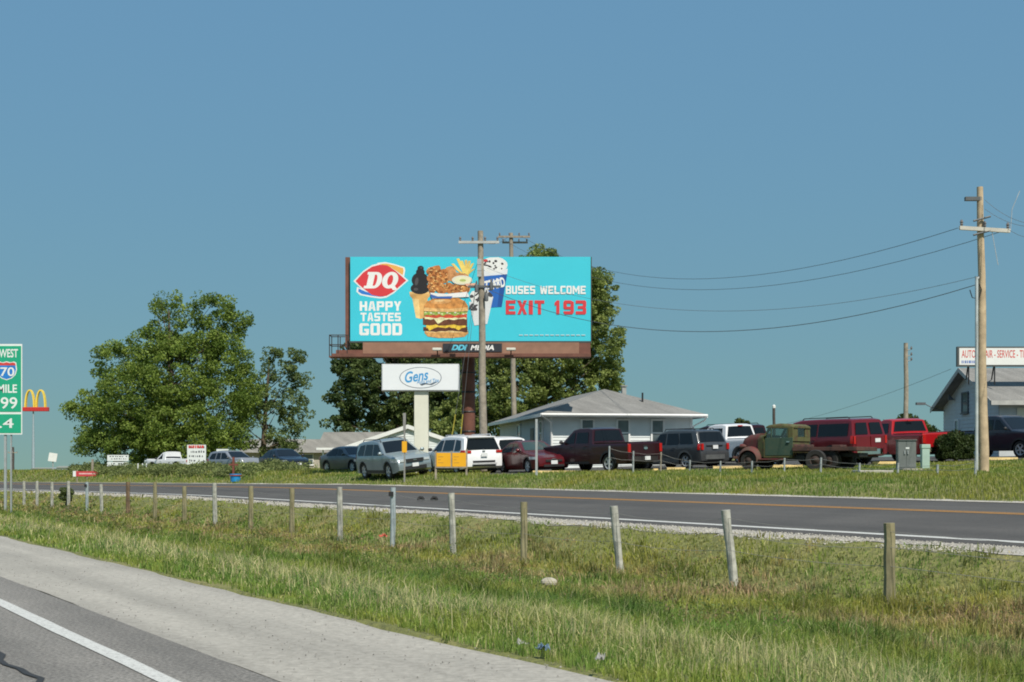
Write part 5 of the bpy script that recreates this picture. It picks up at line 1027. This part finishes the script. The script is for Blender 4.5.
# 2 white SUV, rear towards us
WHP = paint('white_paint', (.74, .75, .77), 0, .3); H = 1.78
c = Car('parked_suv', 'white SUV seen from behind beside the yellow double panel', 'SUV', 462, 66.5, (-.44, .90), suv_spec(5.0, 2.0, H, r=.38), WHP, 'vehicles parked outside the houses'); suv_glass(c, H)
c.patch('tail_light', -2.46, -2.1, .95, 1.10, TAILL, off=.012); c.end('tail_light', False, .62, .9, .96, 1.08, TAILL, .02, True, out=-.02); c.plate(False, .80, 0, .05); c.bar('bumper', False, .36, .62, BLACK, .04, .2, .05); c.end('bumper_trim', False, -.6, .6, .44, .52, ALLOY, .02, out=.07); c.end('emblem', False, -.07, .07, 1.02, 1.07, CHROME, .03, out=-.02)
c.mirrors(1.1, 1.12, BLACK); c.rails(.3, -1.9, .66, 1.81, ALLOY); c.end('spoiler', False, -.68, .68, 1.66, 1.71, WHP, .14, out=-.30); c.patch('headlight', 1.9, 2.4, .78, .92, HEADL, off=.012); c.patch('sill_trim', -1.1, 1.15, .25, .38, BLACK, off=.012)
# sedans
def sedan_spec(L=4.6, W=1.8, H=1.46, **k):
    h = L / 2; S = dict(L=L, W=W, belt=.93, tum=.42, r=.33, xf=h - .9, xr=-h + 1.02, cl=.2, rr=.09, fl=.8, fk=.19, rl=.7, rk=.2)
    S['prof'] = [(h, .52), (h - .04, .68), (h - .3, .80), (h - 1.15, .94), (h - 1.32, .97), (h - 2.2, H * .965), (h - 2.55, H), (-.45, H * .99), (-h + 1.45, H * .95), (-h + .72, 1.02), (-h + .55, 1.0), (-h + .08, .95), (-h + .02, .8), (-h, .5)]
    S.update(k); return S
def sedan_glass(c, H):
    h = c.S['L'] / 2; b_ = .95; c.top('windscreen', (h - 1.4, 1.01), (h - 2.14, H * .945), .1, .14, GLASS); c.top('rear_window', (-h + 1.42, H * .935), (-h + .8, 1.06), .14, .12, GLASS)
    zt = H * .91; c.side('window', [(h - 1.6, b_), (h - 2.15, zt - .03), (h - 2.5, zt), (h - 2.45, b_)], GLASS); c.side('window', [(h - 2.53, b_), (h - 2.58, zt), (-h + 1.5, zt - .02), (-h + 1.0, b_ + .08), (-h + 1.05, b_)], GLASS)
    c.patch('door', h - 2.46, h - 1.5, .34, b_ - .03, c.col); c.patch('door', -h + 1.42, h - 2.5, .34, b_ - .03, c.col)
    c.patch('headlight', h - .62, h - .08, .62, .74, HEADL, off=.012); c.patch('tail_light', -h + .05, -h + .35, .72, .90, TAILL, off=.012); c.end('tail_light', False, .45, .68, .72, .88, TAILL, .02, True); c.mirrors(h - 1.55, .98, c.col)
    c.end('grille', True, -.4, .4, .5, .6, BLACK, .03); c.end('lower_grille', True, -.5, .5, .28, .38, BLACK, .03); c.plate(True, .4, 0, .05); c.plate(False, .7)
RDS = paint('dark_red_paint', (.10, .006, .010), .2, .32)
c = Car('parked_sedan', 'dark red sedan facing out beside the bare steel post', 'car', 531.5, 64.5, (.42, -.905), sedan_spec(), RDS, 'vehicles parked outside the houses'); sedan_glass(c, 1.46); c.end('emblem', True, -.1, .1, .60, .64, CHROME, .05)
# trucks
def pickup_spec(L=5.8, W=2.0, H=1.92, bed=1.27, cab=.0, **k):
    h = L / 2; S = dict(L=L, W=W, belt=bed, tum=.24, r=.40, xf=h - .98, xr=-h + 1.25, cl=.38, rr=.07, fl=.6, fk=.14, rl=.3, rk=.03, lip=.05, gap=.08)
    cb = -h + 2.0 + cab
    S['cb'] = cb; S['H'] = H; S['bed'] = bed
    S['prof'] = [(h, .80), (h - .03, 1.05), (h - .16, 1.16), (h - 1.2, bed - .02), (h - 1.42, bed), (h - 2.15, H * .965), (h - 2.5, H), (cb + .5, H), (cb + .22, H * .97), (cb + .1, bed + .05), (cb + .02, bed - .01), (-h + .02, bed - .01), (-h, bed - .06)]
    S.update(k); return S
def pickup_parts(c, chrome=CHROME, crew=True, tail=True, front=True):
    S = c.S; h = S['L'] / 2; cb, H, bd = S['cb'], S['H'], S['bed']; b_ = bd + .03; zt = H * .905
    c.top('windscreen', (h - 1.48, bd + .04), (h - 2.1, H * .94), .1, .15, GLASS); c.top('rear_window', (cb + .21, H * .945), (cb + .115, bd + .11), .13, .10, GLASS)
    xm = (h - 1.6 + cb + .3) / 2 if crew else cb + .3
    c.side('window', [(h - 1.7, b_), (h - 2.18, zt - .02), (xm + .12, zt), (xm + .12, b_)], GLASS)
    if crew: c.side('window', [(xm, b_), (xm, zt), (cb + .42, zt), (cb + .36, b_)], GLASS); c.patch('door', cb + .32, xm + .04, .5, b_ - .03, c.col)
    c.patch('door', xm + .08, h - 1.62, .5, b_ - .03, c.col)
    mb = MB(); mb.box(-h + .1, cb - .02, -S['W'] / 2 + .2, S['W'] / 2 - .2, bd - .012, bd + .012); mb.build('bed_liner', BLACK, c.root)
    mb = MB()
    for sg in (1, -1): mb.box(-h + .03, cb, sg * (S['W'] / 2 - .09) - .05, sg * (S['W'] / 2 - .09) + .05, bd - .01, bd + .035)
    mb.build('bed_rail', c.col, c.root, bev=.01)
    tg = c.end('tailgate', False, -S['W'] / 2 + .17, S['W'] / 2 - .17, .68, bd - .04, c.col, .02, bev=.015, out=.005); mb = MB(); mb.box(-h - .035, -h - .02, -.12, .12, bd - .2, bd - .12); mb.build('handle', BLACK, tg)
    c.end('tail_light', False, S['W'] / 2 - .165, S['W'] / 2 - .02, .84, bd - .06, TAILL, .035, True); c.bar('bumper', False, .46, .66, chrome, .03, .18, .14); c.plate(False, .50, 0, .16)
    c.bar('bumper', True, .48, .72, chrome, .01, .2, .12); c.end('grille', True, -.55, .55, .74, 1.06, BLACK, .03); c.end('headlight', True, .58, .9, .82, 1.06, HEADL, .04, True, out=-.03); c.patch('headlight', h - .3, h - .05, .84, 1.04, HEADL, off=.012); c.plate(True, .52, 0, .14)
    for i in range(2): c.end('grille_bar', True, -.54, .54, .82 + .12 * i, .86 + .12 * i, chrome, .05)
    c.mirrors(h - 1.62, bd + .03, BLACK); c.patch('sill_trim', cb + .3, h - 1.6, .38, .47, BLACK, off=.02)
MAR = paint('maroon_paint', (.030, .004, .007), .2, .3)
c = Car('parked_pickup', 'dark maroon crew cab pickup parked before the white sided house', 'pickup', 600, 62.3, (-.62, .785), pickup_spec(5.75, 2.0, 1.92, 1.25, .15), MAR, 'vehicles parked outside the houses'); pickup_parts(c, M('dark_bumper', (.05, .045, .045), .4, .4)); mb = MB(); mb.lathe([(.0, -.03), (.11, -.03), (.11, 0)], 16, 'y'); o = mb.build('emblem', CHROME, c.root); o.location = (-5.75 / 2 - .03, 0, 1.0); o.rotation_euler = (0, 0, R(-90)); o.scale = (1, 1, .5)
# jeep-like SUV
JE = paint('dark_grey_paint', (.075, .08, .085), .45, .35); JL = M('grey_cladding', (.085, .09, .092), .6)
H = 1.76; S = suv_spec(4.62, 1.84, H, belt=1.08, tum=.22, r=.36, rk=.05, rl=.3, fl=.6, fk=.13, lip=.06, archmat=JL); h = 2.31
S['prof'] = [(h, .72), (h - .04, .95), (h - .2, 1.03), (h - 1.1, 1.10), (h - 1.35, 1.12), (h - 1.95, 1.66), (h - 2.4, H), (-.6, H), (-h + .5, 1.72), (-h + .36, 1.66), (-h + .12, 1.10), (-h + .04, 1.0), (-h, .6)]
c = Car('parked_suv', 'dark grey boxy SUV seen from behind beside the white pickup', 'SUV', 679.5, 65, (-.60, .80), S, JE, 'vehicles parked outside the houses')
c.top('windscreen', (h - 1.4, 1.16), (h - 1.92, 1.62), .08, .13, GLASS); c.top('rear_window', (-h + .345, 1.62), (-h + .16, 1.19), .12, .1, GLASS)
b_ = 1.10; zt = 1.60; c.side('window', [(h - 1.6, b_), (h - 1.95, zt - .02), (h - 2.35, zt), (h - 2.35, b_)], GLASS); c.side('window', [(h - 2.45, b_), (h - 2.45, zt), (-h + 1.5, zt), (-h + 1.36, b_ + .1), (-h + 1.42, b_)], GLASS); c.side('window', [(-h + 1.3, b_ + .02), (-h + 1.4, zt), (-h + .68, zt), (-h + .48, b_ + .02)], GLASS)
c.patch('door', h - 2.4, h - 1.55, .5, b_ - .03, JE); c.patch('door', -h + 1.5, h - 2.44, .5, b_ - .03, JE); c.patch('body_cladding', -h + 1.45, h - 1.5, .3, .52, JL, off=.02)
c.end('tail_light', False, .72, .86, .84, 1.12, TAILL, .03, True); c.patch('tail_light', -h + .03, -h + .18, .84, 1.12, TAILL, off=.014); c.bar('bumper', False, .42, .62, JL, .0, .22, .08); c.plate(False, .88, 0, .03); c.end('plate_trim', False, -.5, .5, 1.0, 1.05, BLACK, .02, out=-.02); c.rails(.3, -1.7, .60, 1.80, BLACK); c.mirrors(h - 1.6, 1.12, BLACK); c.end('headlight', True, .5, .8, .8, .95, HEADL, .03, True); c.end('grille', True, -.4, .4, .75, .95, BLACK, .03)
for y_ in (-.3, 0, .3): mb = MB(); mb.box(-1.3, -.1, y_ - .015, y_ + .015, 1.785, 1.80); mb.build('roof_strip', BLACK, c.root)
mb = MB(); mb.box(-.55, -.5, -.6, .6, 1.785, 1.81); mb.box(-1.2, -1.15, -.6, .6, 1.785, 1.81); mb.build('rack_bar', BLACK, c.root)
c = Car('parked_pickup', 'white crew cab pickup between the grey SUV and old truck', 'pickup', 733, 70.5, (-.52, .854), pickup_spec(5.8, 2.02, 2.0, 1.28, .15), WHP, 'vehicles parked outside the houses'); pickup_parts(c); c.end('brake_light', False, -.14, .14, 1.89, 1.94, TAILL, .03, out=-2.28)
RSU = paint('wine_red_paint', (.17, .010, .016), .3, .3)
def excursion(px, Y, label, col, head, name='parked_suv'):
    H = 2.0; h = 2.88; S = suv_spec(5.76, 2.03, H, belt=1.25, tum=.19, r=.40, cl=.36, rk=.04, rl=.25, fl=.6, fk=.13, lip=.04)
    S['prof'] = [(h, .85), (h - .04, 1.1), (h - .18, 1.2), (h - 1.15, 1.26), (h - 1.4, 1.28), (h - 2.05, 1.92), (h - 2.5, H), (-.6, H + .01), (-h + .4, H - .01), (-h + .2, H - .06), (-h + .06, 1.25), (-h + .02, 1.1), (-h, .7)]
    S['xr'] = -h + 1.3
    c = Car(name, label, 'SUV', px, Y, head, S, col, 'vehicles parked outside the houses'); b_ = 1.28; zt = 1.80
    c.top('windscreen', (h - 1.46, 1.33), (h - 2.02, 1.88), .1, .14, GLASS)
    for a, e_ in ((h - 1.72, h - 2.6), (h - 2.7, h - 3.6), (h - 3.7, -h + .32)): c.side('window', [(a, b_), (a - (.4 if a > 1 else 0), zt), (e_, zt), (e_, b_)], GLASS)
    c.patch('door', h - 2.64, h - 1.66, .5, b_ - .03, col); c.patch('door', h - 3.64, h - 2.68, .5, b_ - .03, col)
    for sg in (1, -1):                                   # two rear doors with their windows
        mb = MB(); pr = [(-h + .165, 1.82), (-h + .075, 1.33)]
        mb.poly([(pr[1][0] - .03, sg * .08, pr[1][1]), (pr[1][0] - .03, sg * .80, pr[1][1]), (pr[0][0] - .03, sg * .70, pr[0][1]), (pr[0][0] - .03, sg * .08, pr[0][1])]); mb.build('rear_window', GLASS, c.root)
        c.end('rear_door', False, sg * .02 if sg > 0 else -.84, .84 if sg > 0 else -.02, .72, 1.24, col, .02, out=.0)
        c.patch('tail_light', -h + .02, -h + .16, .95, 1.28, TAILL, (sg,), off=.014)
    c.end('tail_light', False, .86, .97, .92, 1.26, TAILL, .025, True); c.bar('bumper', False, .48, .70, CHROME, .02, .18, .12); c.plate(False, .98, -.42, .03); c.rails(.4, -2.4, .68, 2.07, BLACK); c.mirrors(h - 1.7, 1.28, BLACK); c.bar('bumper', True, .5, .76, CHROME, .01, .2, .1); c.end('grille', True, -.55, .55, .8, 1.05, CHROME, .03); c.end('headlight', True, .6, .9, .82, 1.05, HEADL, .03, True); return c
excursion(822, 62.2, 'big wine red SUV with twin rear doors behind the old truck', RSU, (-.53, .848))
BR = paint('bright_red_paint', (.40, .008, .012), .15, .3)
c = Car('parked_pickup', 'bright red pickup seen from behind near the electrical cabinet', 'pickup', 905, 64.5, (-.32, .947), pickup_spec(5.6, 2.02, 1.95, 1.28, .25), BR, 'vehicles parked outside the houses'); pickup_parts(c); c.end('brake_light', False, -.14, .14, 1.84, 1.88, TAILL, .03, out=-2.32)
NAV = paint('navy_paint', (.010, .014, .024), 0, .35)
c = Car('parked_pickup', 'dark navy pickup facing the road before the repair shop', 'pickup', 1001, 66, (.5, -.866), pickup_spec(5.8, 2.02, 1.96, 1.28, .1), NAV, 'vehicles parked outside the houses'); pickup_parts(c)
# background vehicles
DK = paint('black_blue_paint', (.012, .016, .026), .3, .3); GRC = paint('grey_paint', (.10, .11, .12), .4, .3)
c = Car('parked_sedan', 'dark sedan half hidden left of the silver SUV', 'car', 352, 80, (.62, -.78), sedan_spec(), GRC, 'vehicles parked outside the houses'); sedan_glass(c, 1.46)
c = Car('parked_sedan', 'black blue sedan parked under the slender tree', 'car', 284, 92, (.55, -.83), sedan_spec(H=1.48), DK, 'vehicles parked outside the houses'); sedan_glass(c, 1.48)
H = 1.5; c = Car('parked_hatchback', 'grey hatchback standing in weeds behind the blue tub', 'car', 234, 99, (.7, -.71), suv_spec(4.3, 1.8, H, r=.32), paint('light_grey_paint', (.30, .32, .35), .4, .3), 'vehicles parked outside the houses'); suv_glass(c, H); c.patch('headlight', 1.55, 2.05, .66, .78, HEADL, off=.012); c.mirrors(.85, .95, GRC); c.end('grille', True, -.4, .4, .5, .65, BLACK, .03); c.patch('tail_light', -2.1, -1.85, .75, .95, TAILL, off=.012)
c = Car('parked_pickup', 'white single cab pickup standing under the big round tree', 'pickup', 174, 116, (-.8, .6), pickup_spec(5.2, 1.85, 1.72, 1.10, .55), WHP, 'vehicles parked outside the houses'); pickup_parts(c, crew=False)
H = 1.72; c = Car('parked_suv', 'white car roof showing between white SUV and red sedan', 'SUV', 498, 73.3, (-.35, .937), suv_spec(4.6, 1.85, H), WHP, 'vehicles parked outside the houses'); suv_glass(c, H); c.patch('tail_light', -2.26, -2.0, .9, 1.08, TAILL, off=.012); c.plate(False, .8, 0, .04); c.mirrors(.95, 1.1, BLACK)
excursion(722, 79, 'maroon vehicle roof just showing above the white pickup', MAR, (-.5, .866))

# ------------------------------------------------------------------ old flatbed truck, nose to the left
TB_ = at(792, 56.6); ot = thing('old_flatbed_truck', 'rusty green and red vintage flatbed truck parked on the grass', 'truck', TB_ + Vector((0, 0, .0)), R(142), 'vehicles parked outside the houses'); ot.scale = (.92, .92, .92)
def rusty(name, c0, c1, sc=2.2, lo=.45, hi=.6):
    m, t, b = nodes_of(name); a, n = noise_col(t, [(lo, c0), (hi, c1)], sc, 7, rough=.7); t.links.new(a, b.inputs['Base Color']); b.inputs['Roughness'].default_value = .75; bump(t, b, n.outputs[0], .2); return m
GRN = rusty('faded_green_paint', (.030, .070, .050), (.060, .085, .055), 3.5, .35, .7); YGR = rusty('mustard_green_paint', (.095, .098, .034), (.085, .038, .024), 3.5, .48, .66); RSR = rusty('rusty_red_paint', (.13, .030, .028), (.085, .05, .035), 3); BED = rusty('rusty_bed', (.095, .045, .035), (.05, .03, .025), 3)
def loft(name, secs, mat, smooth=45, par=None):          # secs: list of (x, [(y,z)...]) closed loops
    mb = MB(); n = len(secs[0][1]); fs = []
    for i in range(len(secs) - 1):
        for k in range(n): k2 = (k + 1) % n; fs.append((i * n + k, i * n + k2, (i + 1) * n + k2, (i + 1) * n + k))
    fs += [tuple(range(n)), tuple(range((len(secs) - 1) * n, len(secs) * n))[::-1]]
    mb.add([(x, y, z) for x, lp in secs for y, z in lp], fs); return mb.build(name, mat, par or ot, smooth)
def arch_sec(hw, z0, z1, rnd, n=6):                       # flat bottom, rounded top
    pts = [(hw, z0), (hw, z1 - rnd)] + [(hw - rnd + rnd * math.cos(a), z1 - rnd + rnd * math.sin(a)) for a in np.linspace(.2, 1.57, n)]
    return pts + [(-y, z) for y, z in pts[::-1]]
loft('hood', [(2.22, arch_sec(.34, .62, 1.30, .22)), (2.15, arch_sec(.40, .60, 1.42, .28)), (1.9, arch_sec(.46, .58, 1.53, .3)), (1.55, arch_sec(.56, .58, 1.58, .3)), (1.28, arch_sec(.66, .58, 1.60, .3))], RSR)
mb = MB(); [mb.box(2.20, 2.26, -.26, .26, .72 + .09 * i, .76 + .09 * i) for i in range(5)]; mb.build('grille', RSR, ot)
loft('cowl', [(1.28, arch_sec(.68, .55, 1.50, .25)), (.95, arch_sec(.80, .55, 1.52, .12))], YGR)
# cab shell with open windows: lower box, posts, roof
def shell(name, mat, boxes, par=None):
    mb = MB(); [mb.box(*b_) for b_ in boxes]; return mb.build(name, mat, par or ot, bev=.02)
shell('cab', YGR, [(-.42, .95, -.82, .82, .52, 1.22)])
for sg in (1, -1):
    mb = MB(); y = sg * .835; mb.box(.05 - .5, .86, min(y, y - sg * .03), max(y, y - sg * .03), .62, 1.38); d_ = mb.build('door', GRN, ot, bev=.012); mb = MB(); mb.box(-.32, -.18, y - .02 + sg * .03, y + .02 + sg * .03, 1.18, 1.22); mb.build('handle', CHROME, d_)
    shell('cab_pillar', YGR, [(-.46, -.22, min(sg * .82, sg * .70), max(sg * .82, sg * .70), 1.22, 1.86)]); shell('door_frame', GRN, [(-.2, -.15, min(sg * .825, sg * .76), max(sg * .825, sg * .76), 1.38, 1.82), (.55, .61, min(sg * .825, sg * .76), max(sg * .825, sg * .76), 1.38, 1.82)])
    mb = MB(); a = sg * .80; mb.add([(.95, a, 1.45), (.86, a, 1.45), (.58, a * .97, 1.86), (.70, a * .97, 1.86), (.95, a - sg * .08, 1.45), (.86, a - sg * .08, 1.45), (.58, a * .97 - sg * .08, 1.86), (.70, a * .97 - sg * .08, 1.86)], [(0, 1, 2, 3), (4, 5, 6, 7), (0, 3, 7, 4), (1, 2, 6, 5), (0, 1, 5, 4), (2, 3, 7, 6)]); mb.build('cab_pillar', YGR, ot)
shell('cab_back', YGR, [(-.46, -.40, -.70, .70, 1.22, 1.42), (-.46, -.40, -.70, -.34, 1.42, 1.86), (-.46, -.40, .34, .70, 1.42, 1.86)])
loft('cab_roof', [(.86, arch_sec(.74, 1.80, 1.88, .05)), (.72, arch_sec(.80, 1.80, 1.94, .10)), (.2, arch_sec(.83, 1.80, 2.0, .14)), (-.3, arch_sec(.82, 1.80, 1.97, .13)), (-.50, arch_sec(.76, 1.80, 1.88, .06))], YGR)
CG, t, b = nodes_of('clear_glass'); tr_ = t.nodes.new('ShaderNodeBsdfTransparent'); gl_ = t.nodes.new('ShaderNodeBsdfGlossy'); mx_ = t.nodes.new('ShaderNodeMixShader'); tr_.inputs[0].default_value = (.62, .70, .68, 1); gl_.inputs['Roughness'].default_value = .05; mx_.inputs[0].default_value = .12; t.links.new(tr_.outputs[0], mx_.inputs[1]); t.links.new(gl_.outputs[0], mx_.inputs[2]); t.links.new(mx_.outputs[0], t.nodes['Material Output'].inputs[0])
for sg in (1, -1): mb = MB(); mb.box(-.15, .80, sg * .80 - .004, sg * .80 + .004, 1.38, 1.82); mb.build('window', CG, ot)
mb = MB(); mb.poly([(.90, -.72, 1.48), (.90, .72, 1.48), (.66, .70, 1.82), (.66, -.70, 1.82)]); mb.build('windscreen', CG, ot)
mb = MB(); mb.box(-.435, -.428, -.34, .34, 1.42, 1.80); mb.build('rear_window', CG, ot)
shell('seat', BLACK, [(-.38, .2, -.68, .68, 1.0, 1.2), (-.38, -.22, -.68, .68, 1.2, 1.45)])
for sg in (1, -1):                                        # pontoon front fenders
    secs = []
    for a in np.linspace(-.35, math.pi + .25, 16):
        r_o = .56; x = 1.66 + r_o * 1.08 * math.cos(a); z = .46 + r_o * math.sin(a) * 1.02; secs.append((x, z, a))
    mb = MB(); n_ = 5; rows = []
    for x, z, a in secs:
        nx, nz = math.cos(a), math.sin(a); rows.append([(x - nx * .10 * abs(q) ** 2 * 1.4, sg * (.68 + .22 * q), z - nz * .10 * abs(q) ** 2 * 1.4) for q in (-1.2, -.6, 0, .6, 1, 1.12)] + [(x - nx * .17, sg * .90, z - nz * .17)])
    for i in range(len(rows) - 1):
        for j in range(len(rows[0]) - 1): mb.poly([rows[i][j], rows[i][j + 1], rows[i + 1][j + 1], rows[i + 1][j]])
    mb.build('front_fender', RSR, ot, 60); shell('running_board', RSR, [(.0, 1.15, min(sg * .66, sg * .92), max(sg * .66, sg * .92), .42, .49)])
    mb = MB(); mb.lathe([(0, .14), (.10, .12), (.115, .0), (.06, -.14), (0, -.18)], 14, 'y'); hl = mb.build('headlight', RSR, ot, 45); hl.location = (2.08, sg * .56, 1.03); hl.rotation_euler = (0, 0, R(-90)); mb = MB(); mb.lathe([(0, .145), (.09, .125)], 14, 'y'); mb.build('lens', HEADL, hl)
shell('bumper', BED, [(2.36, 2.44, -.85, .85, .48, .60)]); shell('chassis', BLACK, [(-3.3, 2.3, -.42, -.3, .55, .72), (-3.3, 2.3, .3, .42, .55, .72), (-.9, 1.0, -.6, .6, .4, .62), (-3.3, -3.2, -.42, .42, .55, .72), (-1.6, -1.4, -.4, .4, .5, .72)])
for i in range(9): shell('deck_plank', BED, [(-3.40, -.55, -1.0 + i * .222, -1.0 + i * .222 + .212, .90, .955)])
shell('deck_frame', BED, [(-3.42, -.53, -1.03, -1.0 - .006, .80, .97), (-3.42, -.53, 1.006, 1.03, .80, .97), (-3.45, -3.422, -1.03, 1.03, .80, .97)])
for x in (-3.2, -2.7, -2.3, -1.6, -.8): shell('deck_joist', BED, [(x, x + .1, -.98, .98, .80, .895)])
shell('headboard', BED, [(-.58, -.54, -.95, .95, .98, 1.10)]); shell('hitch_winch', BED, [(-2.4, -2.0, -.3, .3, .96, 1.06)])
RUSTY = M('rust_wheel', (.045, .028, .022), .8)
for sg in (1, -1):
    put_wheel(ot, 1.66, sg * .76, .40, .20, 'old', RUSTY)
    for y in (.86, .62): put_wheel(ot, -2.15, sg * y, .42, .20, 'old', RUSTY)
# rusted drum and spare wheel lying by the flatbed
o = thing('spare_wheel', 'loose old tyre lying against the flatbed truck rear', 'tyre', at(816, 54.4), R(150)); put_wheel(o, 0, 0, .40, .22, 'old', RUSTY)
